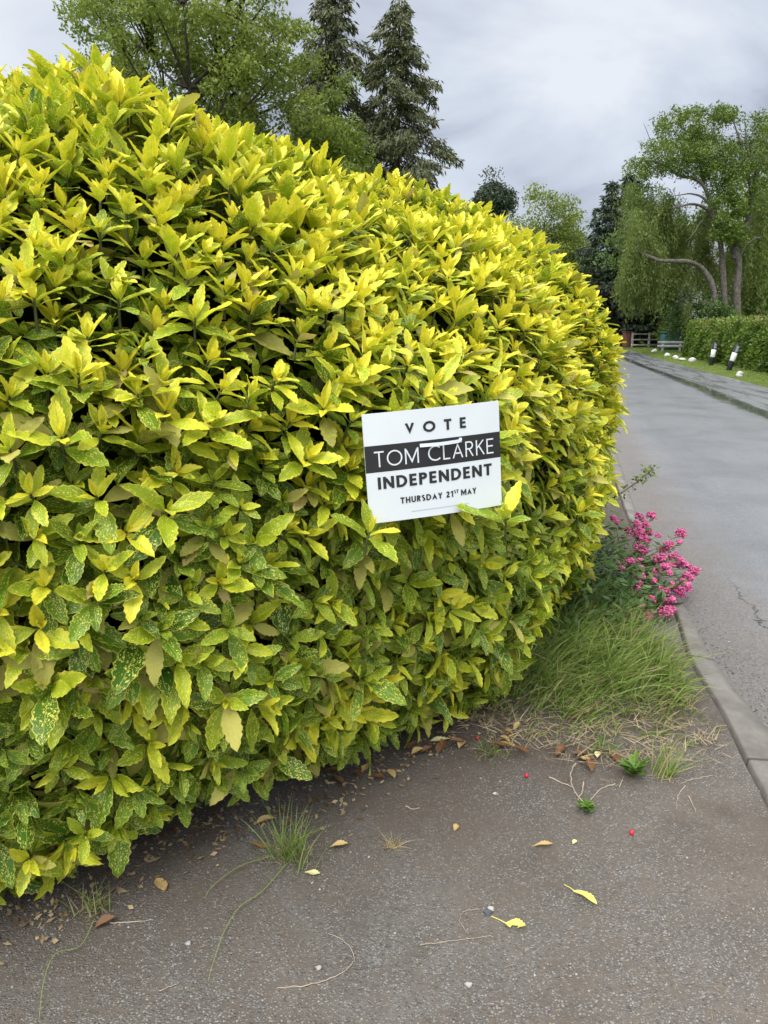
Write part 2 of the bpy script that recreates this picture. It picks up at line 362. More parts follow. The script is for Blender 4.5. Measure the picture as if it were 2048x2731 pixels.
def build_shrub():
    root = thing('spotted_laurel', (-1.0, 3.9, 0), 'huge rounded spotted laurel shrub with yellow variegated leaves beside the lane', 'shrub')
    rs = np.random.default_rng(11)
    T = rs.random(90000) * 2 * np.pi; s = rs.random(90000) ** .9
    P, n, ar = shrub_surf(T, s, .06)
    k = rs.random(len(T)) < ar / np.quantile(ar, .97); T, s, P, n = T[k], s[k], P[k], n[k]
    view = nrm(np.array([0, 0, HC]) - P); facing = (n * view).sum(1) > -.30
    sp = np.where(facing, (.053 + .042 * rs.random(len(P)) - .007 * smooth(P[:, 2], 1.3, 2.0)), .19)
    ki = poisson(T, s, P, sp); P, n, facing = P[ki], n[ki], facing[ki]
    # two corner shoots that lap over the sign's lower corners
    low = [(sc_ - SX * SGN_W * .52 - SY * SGN_H * .56 + SN * .01, nrm(SY * .9 + SN * .35 + SX * .25)), (sc_ + SX * SGN_W * .50 - SY * SGN_H * .60 + SN * .012, nrm(SY * .9 + SN * .35 - SX * .15))]
    fb = dict(f=Geo(), fu=[], w=Geo(), wu=[], y=Geo(), yu=[]); stems = Geo()
    O, D, A, LL, WW, CU, FO, VA, EX, FC = [], [], [], [], [], [], [], [], [], []
    def shoot(p, ax, ytone, size, nw, face, exempt, droop, vert):
        hgt = float(smooth(p[2], .25, 1.75))
        az0 = rs.random() * 6.28
        x = nrm(np.cross(ax, np.array([.3, .8, .2]))); y = np.cross(ax, x)
        for w in range(nw):                       # whorls from the tip down
            t = w / max(nw - 1, 1)
            cnt = [2, 2, 3, 3, 3][min(w, 4)]
            for c in range(cnt):
                az = az0 + w * 1.62 + c * 2 * np.pi / cnt + rs.normal() * .22
                th = R(14 + 62 * t ** .85 * vert + rs.normal() * 9 + (droop * 45 if w >= 3 else 0))
                d = ax * math.cos(th) + (x * math.cos(az) + y * math.sin(az)) * math.sin(th)
                if w >= 2: d = d + np.array([0, 0, -.25 * droop - .12 * t])
                L = size * (.46 + .60 * min(t * 1.5, 1)) * (1 + rs.normal() * .13); 
                O.append(p - ax * (.010 * w + .014 * max(w - 2, 0)) * size / .13); D.append(d); A.append(ax)
                LL.append(L); WW.append(L * (.27 + .09 * rs.random() + .06 * t)); CU.append(max(-.04, .02 + .20 * t * vert + rs.normal() * .09)); FO.append(.55 - .35 * t + rs.normal() * .12)
                yy = np.clip(ytone * (1.20 - .85 * t) + rs.normal() * .10, 0, 1)
                wi = 0.0
                if w >= 3:
                    q = rs.random()
                    wi = .5 + .15 * rs.random() if q < .24 * (1 - .75 * hgt) else (.85 if q > .955 + .03 * hgt else 0)
                elif w == 2 and rs.random() < .05: wi = .5
                VA.append((yy, rs.random(), wi)); EX.append(exempt); FC.append(face)
        tube(stems, [p - ax * .055 + np.array([0, 0, -.02]), p - ax * .03, p], [.0038, .0034, .0028], 5, cap=False)
    nz = lambda p, k1, k2: math.sin(p @ k1) * math.sin(p @ k2)
    kk = [rs.normal(size=3) * 5 for _ in range(4)]
    for i in range(len(P)):
        p = P[i]; up = n[i][2]
        hgt = float(smooth(p[2], .25, 1.75)); rgt = float(smooth(p[0], .1, 1.0))
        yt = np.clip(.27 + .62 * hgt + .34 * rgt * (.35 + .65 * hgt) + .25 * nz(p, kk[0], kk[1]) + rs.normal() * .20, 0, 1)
        erect = .34 + .7 * hgt + .8 * float(smooth(p[2], 1.25, 2.1)) + .1 * rgt
        ax = nrm(n[i] * (1.0 - .25 * hgt) + np.array([0, 0, erect]) + rs.normal(size=3) * .26)
        p2 = p - n[i] * rs.random() * .06
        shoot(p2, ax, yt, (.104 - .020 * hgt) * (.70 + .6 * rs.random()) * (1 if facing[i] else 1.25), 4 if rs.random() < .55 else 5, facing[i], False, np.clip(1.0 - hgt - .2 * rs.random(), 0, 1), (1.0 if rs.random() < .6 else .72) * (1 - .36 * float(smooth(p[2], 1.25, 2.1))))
    for p, ax in low: shoot(p, ax, .55, .12, 3, True, True, 0, .8)
    # a second tier of shoots just below the first
    T4 = rs.random(40000) * 2 * np.pi; s4 = rs.random(40000) ** .9; P4, n4, ar4 = shrub_surf(T4, s4, .155)
    k = (rs.random(len(T4)) < ar4 / np.quantile(ar4, .97)) & ((n4 * nrm(np.array([0, 0, HC]) - P4)).sum(1) > -.25); T4, s4, P4, n4 = T4[k], s4[k], P4[k], n4[k]
    ki = poisson(T4, s4, P4, np.full(len(P4), .075) + .03 * rs.random(len(P4)))
    for i in ki:
        hgt = float(smooth(P4[i][2], .25, 1.75)); ax = nrm(n4[i] * .8 + np.array([0, 0, .3 + .7 * hgt]) + rs.normal(size=3) * .35)
        shoot(P4[i], ax, np.clip(.08 + .26 * hgt + rs.normal() * .12, 0, 1), .115 * (.75 + .45 * rs.random()), 4, True, False, np.clip(.9 - hgt, 0, 1), 1.0)
    # leaves deeper inside the shrub
    T2 = rs.random(30000) * 2 * np.pi; s2 = rs.random(30000); P2, n2, ar2 = shrub_surf(T2, s2, .16)
    k = rs.random(len(T2)) < ar2 / np.quantile(ar2, .97); P2, n2 = P2[k][:9000], n2[k][:9000]
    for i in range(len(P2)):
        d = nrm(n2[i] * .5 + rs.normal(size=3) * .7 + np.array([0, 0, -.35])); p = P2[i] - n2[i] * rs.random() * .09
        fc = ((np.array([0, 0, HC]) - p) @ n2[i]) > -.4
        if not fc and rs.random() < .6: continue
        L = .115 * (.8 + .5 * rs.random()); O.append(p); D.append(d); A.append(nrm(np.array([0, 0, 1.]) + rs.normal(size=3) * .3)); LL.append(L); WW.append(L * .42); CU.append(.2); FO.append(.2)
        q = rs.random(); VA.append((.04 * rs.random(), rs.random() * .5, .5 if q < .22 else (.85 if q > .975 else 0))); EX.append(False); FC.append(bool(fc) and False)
    O, D, A, LL, WW, CU, FO, VA, EX, FC = map(np.array, (O, D, A, LL, WW, CU, FO, VA, EX, FC))
    wv = np.stack([rs.random(len(O)) * 6.28, rs.normal(size=len(O))], 1)
    allP = []
    for sel, tpl in ((FC, FINE), (~FC, COARSE)):
        id_ = np.where(sel)[0]
        Pt = leaf_points(O[id_], D[id_], A[id_], LL[id_], WW[id_], CU[id_], FO[id_], tpl, wv[id_])
        q = Pt - sc_; a, b, c = q @ SX, q @ SY, q @ SN
        # the sight lines to the sign stay clear; leaves behind it are pressed back
        bad = ((np.abs(a) < SGN_W * .5 + .004) & (np.abs(b) < SGN_H * .5 + .004) & (c > -.004) & (c < .6)).any(1) & ~EX[id_]
        lowz = (Pt[..., 2] < .004).any(1)
        ok = ~bad & ~lowz; id_, Pt = id_[ok], Pt[ok]
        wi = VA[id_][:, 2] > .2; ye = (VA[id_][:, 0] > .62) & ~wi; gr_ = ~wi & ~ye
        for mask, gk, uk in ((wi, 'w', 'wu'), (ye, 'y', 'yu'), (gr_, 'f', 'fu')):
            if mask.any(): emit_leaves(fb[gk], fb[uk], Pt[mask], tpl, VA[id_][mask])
    o = fb['f'].build('foliage', MAT['aucuba'], root); set_uv(o, fb['fu'])
    o = fb['y'].build('young_shoots', MAT['aucuba'], root); set_uv(o, fb['yu']); o['label'] = 'bright yellow young leaves'
    o = fb['w'].build('withered_leaves', MAT['aucuba'], root); set_uv(o, fb['wu']); o['label'] = 'dull khaki and brown old leaves'
    stems_o = Geo()
    for i in range(26):                           # main stems rise from the ground into the crown
        an = rs.random() * 6.28; r0 = .5 * rs.random() ** .5; q, _, _ = shrub_surf(np.array([an]), np.array([.35 + .5 * rs.random()]), .35)
        b = np.array([SQ[0] + .1 + r0 * math.cos(an), SQ[1] - .1 + r0 * math.sin(an), -.05]); mid = b * .45 + q[0] * .55 + np.array([0, 0, -.25])
        t = np.linspace(0, 1, 7)[:, None]; pts = (1 - t) ** 2 * b + 2 * t * (1 - t) * mid + t * t * q[0]
        tube(stems, pts, np.linspace(.03, .010, 7), 6)
    stems.build('stems', MAT['stem'], root)
    g = Geo(); nt_, ns_ = 72, 30  # dark hull added inside; its colour stands in for shade between leaves
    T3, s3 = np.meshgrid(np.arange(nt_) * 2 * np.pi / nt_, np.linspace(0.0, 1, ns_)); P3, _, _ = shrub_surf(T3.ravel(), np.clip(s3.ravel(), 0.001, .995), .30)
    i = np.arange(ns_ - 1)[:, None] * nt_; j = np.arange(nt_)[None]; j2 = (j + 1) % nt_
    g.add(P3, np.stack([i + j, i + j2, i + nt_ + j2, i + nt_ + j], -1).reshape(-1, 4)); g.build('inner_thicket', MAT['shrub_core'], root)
build_shrub()

# ------------------------------------------------------------------ the election sign
def ribbon(pts, t, closed=False):
    p = np.asarray(pts, float); n = len(p)
    if closed: nx, pv = np.roll(p, -1, 0), np.roll(p, 1, 0)
    else: nx = np.vstack([p[1:], 2 * p[-1] - p[-2]]); pv = np.vstack([2 * p[0] - p[1], p[:-1]])
    d1 = nrm(p - pv); d2 = nrm(nx - p); n1 = np.stack([-d1[:, 1], d1[:, 0]], 1); n2 = np.stack([-d2[:, 1], d2[:, 0]], 1)
    mt = nrm(n1 + n2); k = np.clip(1 / np.maximum((mt * n1).sum(1), .28), 1, 3.2)[:, None]
    Lf, Rt = p + mt * k * t / 2, p - mt * k * t / 2
    m = n if closed else n - 1
    v = np.concatenate([Lf, Rt]); f = [[i, n + i, n + (i + 1) % n, (i + 1) % n] for i in range(m)]
    return v, np.array(f)
def arc(cx, cy, rx, ry, a0, a1, n=20):
    a = np.radians(np.linspace(a0, a1, n)); return [(cx + rx * math.cos(q), cy + ry * math.sin(q)) for q in a]
def glyph(ch, t):                                # strokes (polyline, closed) and advance width; cap height 1
    h = t / 2; lo, hi = h, 1 - h
    if ch == 'T': return [([(0, hi), (.62, hi)], 0), ([(.31, hi - h), (.31, 0)], 0)], .62
    if ch == 'E': return [([(h, 0), (h, 1)], 0), ([(t, hi), (.50, hi)], 0), ([(t, .51), (.47, .51)], 0), ([(t, lo), (.51, lo)], 0)], .52
    if ch == 'V': return [([(h * .9, 1), (.36, t * .8), (.72 - h * .9, 1)], 0)], .72
    if ch == 'O': return [(arc(.5, .5, .5 - h, .5 - h, 0, 351, 40), 1)], 1.0
    if ch == 'M': return [([(h, 0), (h, 1)], 0), ([(.90 - h, 0), (.90 - h, 1)], 0), ([(t * 1.0, 1 - t * .9), (.45, .12 + t * .3), (.90 - t, 1 - t * .9)], 0)], .90
    if ch == 'C': return [(arc(.5, .5, .5 - h, .5 - h, 48, 312, 30), 0)], .84
    if ch == 'L': return [([(h, 0), (h, 1)], 0), ([(t, lo), (.48, lo)], 0)], .48
    if ch == 'A': return [([(h * .9, 0), (.37, 1 - t * .8), (.74 - h * .9, 0)], 0), ([(.17 + h, .32), (.57 - h, .32)], 0)], .74
    if ch == 'R': return [([(h, 0), (h, 1)], 0), ([(t, hi), (.30, hi)] + arc(.30, .73, .25 - h, .27 - h, 80, -80, 14) + [(.30, .46 + h), (t, .46 + h)], 0), ([(.27, .46), (.57 - h, 0)], 0)], .58
    if ch == 'P': return [([(h, 0), (h, 1)], 0), ([(t, hi), (.30, hi)] + arc(.30, .72, .27 - h, .28 - h, 80, -80, 14) + [(.30, .44 + h), (t, .44 + h)], 0)], .57
    if ch == 'K': return [([(h, 0), (h, 1)], 0), ([(t, .50), (.54, 1 - t * .1)], 0), ([(.22, .60), (.60 - h * .4, t * .1)], 0)], .60
    if ch == 'I': return [([(h, 0), (h, 1)], 0)], t
    if ch == 'N': return [([(h, 0), (h, 1)], 0), ([(.74 - h, 0), (.74 - h, 1)], 0), ([(t * .9, 1 - t * .75), (.74 - t * .9, t * .75)], 0)], .74
    if ch == 'D': return [([(h, 0), (h, 1)], 0), ([(t, hi), (.28, hi)] + arc(.28, .5, .46 - h, .5 - h, 84, -84, 22) + [(.28, lo), (t, lo)], 0)], .74
    if ch == 'H': return [([(h, 0), (h, 1)], 0), ([(.68 - h, 0), (.68 - h, 1)], 0), ([(t, .51), (.68 - t, .51)], 0)], .68
    if ch == 'U': return [([(h, 1), (h, .32)] + arc(.33, .32, .33 - h, .32 - h, 190, 350, 14) + [(.66 - h, .32), (.66 - h, 1)], 0)], .66
    if ch == 'S': return [(arc(.26, .735, .25 - h, .265 - h, 40, 250, 16) + arc(.26, .265, .26 - h, .265 - h, 70, -140, 16), 0)], .52
    if ch == 'Y': return [([(h * .9, 1), (.33, .44), (.66 - h * .9, 1)], 0), ([(.33, .40), (.33, 0)], 0)], .66
    if ch == '2': return [(arc(.27, .72, .26 - h, .28 - h, 170, -35, 16) + [(.06 + h, lo + .03)], 0), ([(.02, lo), (.54, lo)], 0)], .55
    if ch == '1': return [([(.06, .78), (.24, .95)], 0), ([(.28, 0), (.28, 1)], 0)], .40
    return [], .28
def text_mesh(g, s, x0, x1, y0, y1, t, gap, place, z0):
    """letters of s stretched between x0..x1 (sign fractions) with caps from y0 (top) to y1 (bottom)"""
    H = (y1 - y0) * SGN_H; adv = []; pen = 0
    for ch in s:
        st, w = glyph(ch, t); adv.append((pen, st)); pen += w + gap
    pen -= gap; k = (x1 - x0) * SGN_W / (pen * H)
    zi = 0
    for off, st in adv:
        for pl, cl in st:
            v, f = ribbon(pl, t, bool(cl)); v = v.copy(); v[:, 1] = np.clip(v[:, 1], 0, 1)
            X = (x0 - .5) * SGN_W + (v[:, 0] + off) * H * k; Y = (.5 - y1) * SGN_H + v[:, 1] * H
            g.add(place(X, Y, z0 + zi % 4 * 6e-5), f); zi += 1
def sign_bow(X): return -.010 * (np.asarray(X) / (SGN_W * .5)) ** 2          # the board bows a little
def splace(X, Y, z):
    X = np.asarray(X, float); Y = np.asarray(Y, float)
    return sc_ + X[:, None] * SX + Y[:, None] * SY + (np.asarray(z) + sign_bow(X))[:, None] * SN if True else None
def build_sign():
    white = plain('white_corrugated_plastic', (.64, .67, .70), .45, .05, 5, .4)
    black = plain('black_print', (.022, .021, .023), .5, .25, 10, .4)
    root = thing('election_sign', tuple(sc_ - SY * SGN_H * .5), 'white and black election placard reading VOTE TOM CLARKE INDEPENDENT tied to the spotted laurel', 'sign')
    nx, ny = 16, 12; th = .004
    def sheet(x0, x1, y0, y1, z, nx=16, ny=1):
        X, Y = np.meshgrid(np.linspace(x0, x1, nx + 1), np.linspace(y0, y1, ny + 1)); v = splace(X.ravel(), Y.ravel(), np.full(X.size, z))
        i = np.arange(ny)[:, None] * (nx + 1); j = np.arange(nx)[None]
        return v, np.stack([i + j, i + j + 1, i + nx + 2 + j, i + nx + 1 + j], -1).reshape(-1, 4)
    g = Geo(); w, h = SGN_W / 2, SGN_H / 2
    v, f = sheet(-w, w, -h, h, 0); g.add(v, f); v, f = sheet(-w, w, -h, h, -th); g.add(v, f[:, ::-1])
    xs = np.linspace(-w, w, 17)
    for y, fl in ((h, 0), (-h, 1)):
        v = np.concatenate([splace(xs, np.full(17, y), np.zeros(17)), splace(xs, np.full(17, y), np.full(17, -th))]); i = np.arange(16)
        f = np.stack([i, i + 1, i + 18, i + 17], 1); g.add(v, f[:, ::-1] if fl else f)
    for x in (-w, w):
        v = np.concatenate([splace([x, x], [-h, h], [0, 0]), splace([x, x], [-h, h], [-th, -th])]); g.add(v, [[0, 1, 3, 2]] if x > 0 else [[1, 0, 2, 3]])
    g.build('board', white, root, smoothed=False)
    g = Geo(); v, f = sheet(-w, w, h - .53 * SGN_H, h - .287 * SGN_H, .0006); g.add(v, f)
    band = g.build('black_band', black, root)
    pl = lambda X, Y, z: splace(X, Y, np.full(len(X), z))
    for txt, a, m in (('VOTE', (.288, .735, .113, .212, .21, .70), black), ('TOM CLARKE', (.062, .945, .341, .484, .095, .17), white),
                      ('INDEPENDENT', (.075, .925, .577, .688, .205, .15), black), ('THURSDAY 21', (.225, .615, .786, .843, .20, .15), black), ('MAY', (.675, .795, .786, .843, .20, .15), black), ('ST', (.622, .656, .780, .814, .22, .14), black)):
        g = Geo(); text_mesh(g, txt, *a[:4], a[4], a[5], pl, .0012); g.build('lettering', m, root)
    g = Geo(); v, f = sheet((.30 - .5) * SGN_W, (.73 - .5) * SGN_W, (.5 - .9305) * SGN_H, (.5 - .927) * SGN_H, .0012); g.add(v, f); g.build('fine_print_line', plain('grey_print', (.35, .36, .38), .5, .05), root)
    g = Geo(); t = np.linspace(0, 1, 9); X = (.385 + .295 * t - .5) * SGN_W; Y = np.full(9, (.5 - .327) * SGN_H); z = .002 + .010 * np.sin(np.pi * t)
    a = splace(X, Y - .0045, z); b = splace(X, Y + .0045, z); a2 = splace(X, Y - .0045, z + .0015); b2 = splace(X, Y + .0045, z + .0015); i = np.arange(8)
    for p, q in ((a2, b2), (b2, b), (a, a2), (b, a)):
        g.add(np.concatenate([p, q]), np.stack([i, i + 1, i + 10, i + 9], 1))
    addbox(g, tuple(splace([X[-1] + .002], [Y[0] + .002], [.003])[0]), (.007, .006, .012), .3, .001)
    g.build('cable_tie', plain('white_nylon_tie', (.70, .74, .86), .35, .05), root)
build_sign()
# ------------------------------------------------------------------ the ground, lane, kerb, verge
def spline(P, n=12):                              # Catmull-Rom through points
    P = np.asarray(P, float); Q = np.vstack([2 * P[0] - P[1], P, 2 * P[-1] - P[-2]]); out = []
    for i in range(1, len(Q) - 2):
        t = np.linspace(0, 1, n, endpoint=False)[:, None]; a, b, c, d = Q[i - 1], Q[i], Q[i + 1], Q[i + 2]
        out.append(.5 * (2 * b + (c - a) * t + (2 * a - 5 * b + 4 * c - d) * t * t + (3 * b - a - 3 * c + d) * t ** 3))
    return np.vstack(out + [P[-1:]])
KIN = np.array([(1.12, -3), (1.18, 0), (1.30, 1.9), (1.36, 2.38), (1.45, 2.85), (1.53, 3.4), (1.72, 4.16), (2.05, 5.9), (3.1, 10.4), (5.55, 21), (9.2, 38), (11.7, 50), (12.4, 57), (11.5, 62), (7.5, 67), (-2, 72)])
KOUT = np.array([(1.36, -3), (1.42, 0), (1.53, 1.9), (1.57, 2.38), (1.60, 2.85), (1.65, 3.4), (1.80, 4.16), (2.16, 6.0), (3.27, 10.5), (5.75, 21), (9.4, 38), (11.9, 50), (12.6, 57), (11.7, 62.2), (7.6, 67.3), (-2, 72.4)])
FAR = np.array([(6.6, -3), (7.0, 0), (7.5, 2), (7.7, 4), (7.9, 6), (8.1, 7.5), (8.5, 10), (8.8, 12), (9.3, 14.5), (10.75, 21), (14.2, 38), (16.9, 50), (18.6, 59), (18.0, 67), (13, 75), (-2, 82)])
N_ = 14
kin, kout, far = spline(KIN, N_), spline(KOUT, N_), spline(FAR, N_)
ROAD_Z = -.025
def road_z(x, y):                                 # height of the lane surface next to a point (the lane is nearly flat)
    return ROAD_Z
def sheet(name, rows, mat, kind='structure', uvrows=None):
    """rows: list of polylines (n,3) joined into one strip; var = (across, along, 0)"""
    g = Geo(); R_ = np.array(rows); m, n, _ = R_.shape
    al = np.concatenate([[0], np.cumsum(np.linalg.norm(np.diff(R_[m // 2][:, :2], axis=0), axis=1))])
    ac = np.linspace(0, 1, m) if uvrows is None else uvrows
    a = np.stack([np.repeat(ac, n), np.tile(al, m), np.zeros(m * n)], 1)
    i = np.arange(m - 1)[:, None] * n; j = np.arange(n - 1)[None]
    f = np.stack([i + j, i + n + j, i + n + j + 1, i + j + 1], -1).reshape(-1, 4)
    v = R_.reshape(-1, 3)
    p = v[f[0]]
    if np.cross(p[1] - p[0], p[2] - p[0])[2] < 0: f = f[:, ::-1]
    g.add(v, f, a); o = g.build(name, mat); return tag(o, kind=kind)
def with_z(p, z): return np.column_stack([p, np.broadcast_to(z, len(p))])

def mat_road():
    m = M('wet_asphalt'); v, a = m.attr('var'); p = m.pos()
    sepp = m.n('ShaderNodeSeparateXYZ'); m.put(p, sepp.inputs[0])
    agg = m.vor(p, 95.0); agg2 = m.noise(p, 240.0, 2); big = m.noise(p, .9, 4); med = m.noise(p, 5.0, 4, .6)
    lane = m.n('ShaderNodeCombineXYZ'); m.put(m.math('MULTIPLY', a[0], 5.0), lane.inputs[0]); m.put(m.math('MULTIPLY', a[1], .12), lane.inputs[1])
    streak = m.noise(lane.outputs[0], 2.6, 5, .6, .6)
    col = m.mix(m.step(agg, .15, .75), (.12, .125, .134), (.205, .212, .225))
    col = m.mix(m.math('MULTIPLY', m.step(big, .4, .7), .35), col, (.075, .077, .082))
    edge = m.step(m.math('ADD', a[0], m.math('MULTIPLY', m.math('SUBTRACT', med, .5), .10)), .15, .03)     # grit along the kerb
    grit = m.mix(m.vor(p, 120.0, 'Color'), (.06, .052, .046), (.19, .165, .14))
    col = m.mix(m.math('MULTIPLY', edge, .75), col, grit)
    # standing water: a long film in the far wheel track, thin films elsewhere
    ac = m.math('ADD', a[0], m.math('ADD', m.math('MULTIPLY', m.math('SUBTRACT', m.noise(lane.outputs[0], 1.3, 4), .5), .10), m.math('MULTIPLY', m.math('SUBTRACT', m.noise(p, 1.6, 5, .65), .5), .07)))
    trk = m.math('MULTIPLY', m.step(ac, .545, .60), m.step(ac, .665, .62))
    damp = m.math('MULTIPLY', m.step(ac, .58, .66), m.step(streak, .44, .60))
    water = m.math('MAXIMUM', trk, m.math('MULTIPLY', damp, .45))
    col = m.mix(m.math('MULTIPLY', water, .62), col, (.030, .031, .030))
    rough = m.math('SUBTRACT', m.math('ADD', .26, m.math('MULTIPLY', med, .18)), m.math('MULTIPLY', water, .30))
    rough = m.math('ADD', rough, m.math('MULTIPLY', edge, .3))
    cw = m.noise(p, 7.0, 5, .7)                    # a wandering crack near the kerb, old patches, tyre-worn bands
    crk = m.math('ABSOLUTE', m.math('SUBTRACT', m.math('ADD', a[0], m.math('MULTIPLY', m.math('SUBTRACT', cw, .5), .05)), .070))
    col = m.mix(m.math('MULTIPLY', m.step(crk, .0022, .0008), m.math('MULTIPLY', m.step(sepp.outputs[1], 4.9, 4.2), .85)), col, (.022, .020, .018))
    col = m.mix(m.math('MULTIPLY', m.step(m.noise(lane.outputs[0], 1.7, 5, .65), .46, .62), .18), col, (.085, .087, .092))
    col = m.mix(m.math('MULTIPLY', m.step(m.vor(p, 30.0), .12, .06), .8), col, (.035, .033, .031))
    h = m.math('ADD', m.math('MULTIPLY', agg, .7), m.math('MULTIPLY', agg2, .5))
    b = m.n('ShaderNodeBump'); b.inputs['Distance'].default_value = .004; m.put(m.math('MULTIPLY', m.math('SUBTRACT', 1.0, water), .28), b.inputs['Strength']); m.put(h, b.inputs['Height'])
    # puddles of brown water near the kerb
    br = m.math('MULTIPLY', m.step(m.noise(p, 1.15, 3), .62, .70), m.step(a[0], .35, .12))
    col = m.mix(m.math('MULTIPLY', br, .7), col, (.17, .135, .10))
    return m.out(col, rough, .55, b.outputs[0])
def mat_drive():
    m = M('gravelly_tarmac'); p = m.pos()
    w = m.n('ShaderNodeTexNoise'); m.put(p, w.inputs['Vector']); w.inputs['Scale'].default_value = 9.0; w.inputs['Detail'].default_value = 3
    va = m.n('ShaderNodeVectorMath', operation='SCALE'); m.put(w.outputs['Color'], va.inputs[0]); va.inputs['Scale'].default_value = .02
    vv = m.n('ShaderNodeVectorMath', operation='ADD'); m.put(p, vv.inputs[0]); m.put(va.outputs[0], vv.inputs[1]); q = vv.outputs[0]
    c1 = m.vor(q, 170.0, 'Color'); d1 = m.vor(q, 170.0); sepc = m.n('ShaderNodeSeparateColor'); m.put(c1, sepc.inputs[0])
    patch = m.noise(p, 1.9, 5, .6, .3); soil = m.noise(p, 3.3, 6, .62, .4); fine = m.noise(p, 60.0, 4, .7)
    stone = m.mix(sepc.outputs[0], (.085, .084, .083), (.25, .242, .228))
    stone = m.mix(m.math('MULTIPLY', m.step(sepc.outputs[1], .93, .97), .7), stone, (.38, .36, .32))
    dirt = m.mix(soil, (.058, .048, .038), (.165, .143, .118))
    dirt = m.mix(m.math('MULTIPLY', m.step(fine, .52, .70), .55), dirt, (.20, .17, .145))
    fac = m.math('MULTIPLY', m.step(m.math('ADD', patch, m.math('MULTIPLY', m.math('SUBTRACT', sepc.outputs[2], .5), .55)), .42, .56), m.step(d1, .62, .40))
    col = m.mix(fac, dirt, stone)
    col = m.mix(m.math('MULTIPLY', m.step(m.noise(p, 1.1, 4, .6), .52, .70), .62), col, (.062, .047, .034))
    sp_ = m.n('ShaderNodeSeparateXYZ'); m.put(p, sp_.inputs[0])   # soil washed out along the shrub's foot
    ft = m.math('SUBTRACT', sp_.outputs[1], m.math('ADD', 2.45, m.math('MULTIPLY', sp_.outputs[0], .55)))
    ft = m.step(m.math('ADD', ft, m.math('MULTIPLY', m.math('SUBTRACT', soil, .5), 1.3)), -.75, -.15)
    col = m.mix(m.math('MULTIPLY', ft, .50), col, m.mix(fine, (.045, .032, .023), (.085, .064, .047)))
    col = m.mix(m.math('MULTIPLY', m.step(m.noise(p, .8, 5, .65, .6), .50, .62), .45), col, m.mix(sepc.outputs[0], (.095, .095, .095), (.23, .228, .22)))
    h = m.math('ADD', m.math('MULTIPLY', m.math('SUBTRACT', .7, d1), fac), m.math('MULTIPLY', fine, .8))
    return m.out(col, m.math('ADD', .72, m.math('MULTIPLY', fine, .2)), .3, m.bump(h, .8, .006))
def mat_kerb():
    m = M('worn_concrete'); p = m.pos(); n = m.noise(p, 4.0, 6, .65); f = m.noise(p, 150.0, 3, .7)
    vv, av = m.attr('var'); c = m.mix(m.step(n, .3, .7), (.12, .11, .098), (.22, .205, .185)); c = m.mix(m.math('MULTIPLY', m.step(m.math('FRACT', m.math('MULTIPLY', av[1], 1.09)), .022, .012), .75), c, (.035, .03, .025)); c = m.mix(m.math('MULTIPLY', m.step(m.math('ADD', av[0], m.math('MULTIPLY', m.math('SUBTRACT', n, .5), .5)), .72, .95), .8), c, (.075, .06, .048)); c = m.mix(m.math('MULTIPLY', m.step(f, .5, .75), .5), c, (.11, .10, .09))
    c = m.mix(m.step(m.noise(p, 2.0, 4), .60, .70), c, (.14, .11, .085))
    return m.out(c, .75, .35, m.bump(m.math('ADD', f, m.math('MULTIPLY', n, .6)), .6, .006))
def mat_grassland(name, c1, c2, c3, sc=.5):
    m = M(name); p = m.pos(); n = m.noise(p, sc, 6, .65); f = m.noise(p, 18.0, 5, .75)
    c = m.mix(m.step(n, .35, .65), c1, c2); c = m.mix(m.math('MULTIPLY', f, .6), c, c3)
    return m.out(c, .95, .1, m.bump(f, .9, .05))

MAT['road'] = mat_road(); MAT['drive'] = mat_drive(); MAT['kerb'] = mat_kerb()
MAT['meadow'] = mat_grassland('meadow', (.13, .19, .035), (.22, .29, .05), (.08, .12, .025))
MAT['verge_soil'] = mat_grassland('verge_turf', (.10, .15, .03), (.15, .21, .035), (.07, .06, .03), 1.5)
def hill_z(x, y):
    d = np.clip(y - 62, 0, None); return -.09 + 14 * smooth(d, 0, 240) + .4 * smooth(d, 0, 18) + .2 * np.sin(x * .03) * smooth(d, 5, 60)
# ground: one sheet to the horizon, rising as a hill behind the trees
xs = np.concatenate([np.linspace(-900, -90, 10), np.linspace(-80, 120, 34), np.linspace(140, 900, 10)]); ys = np.concatenate([np.linspace(-700, -60, 6), np.linspace(-40, 160, 41), np.linspace(180, 420, 9), [700, 1200]])
X, Y = np.meshgrid(xs, ys); g = Geo(); n = len(xs); i = np.arange(len(ys) - 1)[:, None] * n; j = np.arange(n - 1)[None]
g.add(np.stack([X, Y, hill_z(X, Y)], -1).reshape(-1, 3), np.stack([i + j, i + j + 1, i + n + j + 1, i + n + j], -1).reshape(-1, 4))
tag(g.build('ground', MAT['meadow']), kind='structure')
t = np.linspace(0, 1, 17); rows = [with_z(kout * (1 - q) + far * q, ROAD_Z + .03 * math.sin(math.pi * q)) for q in t]
sheet('road', rows, MAT['road'])
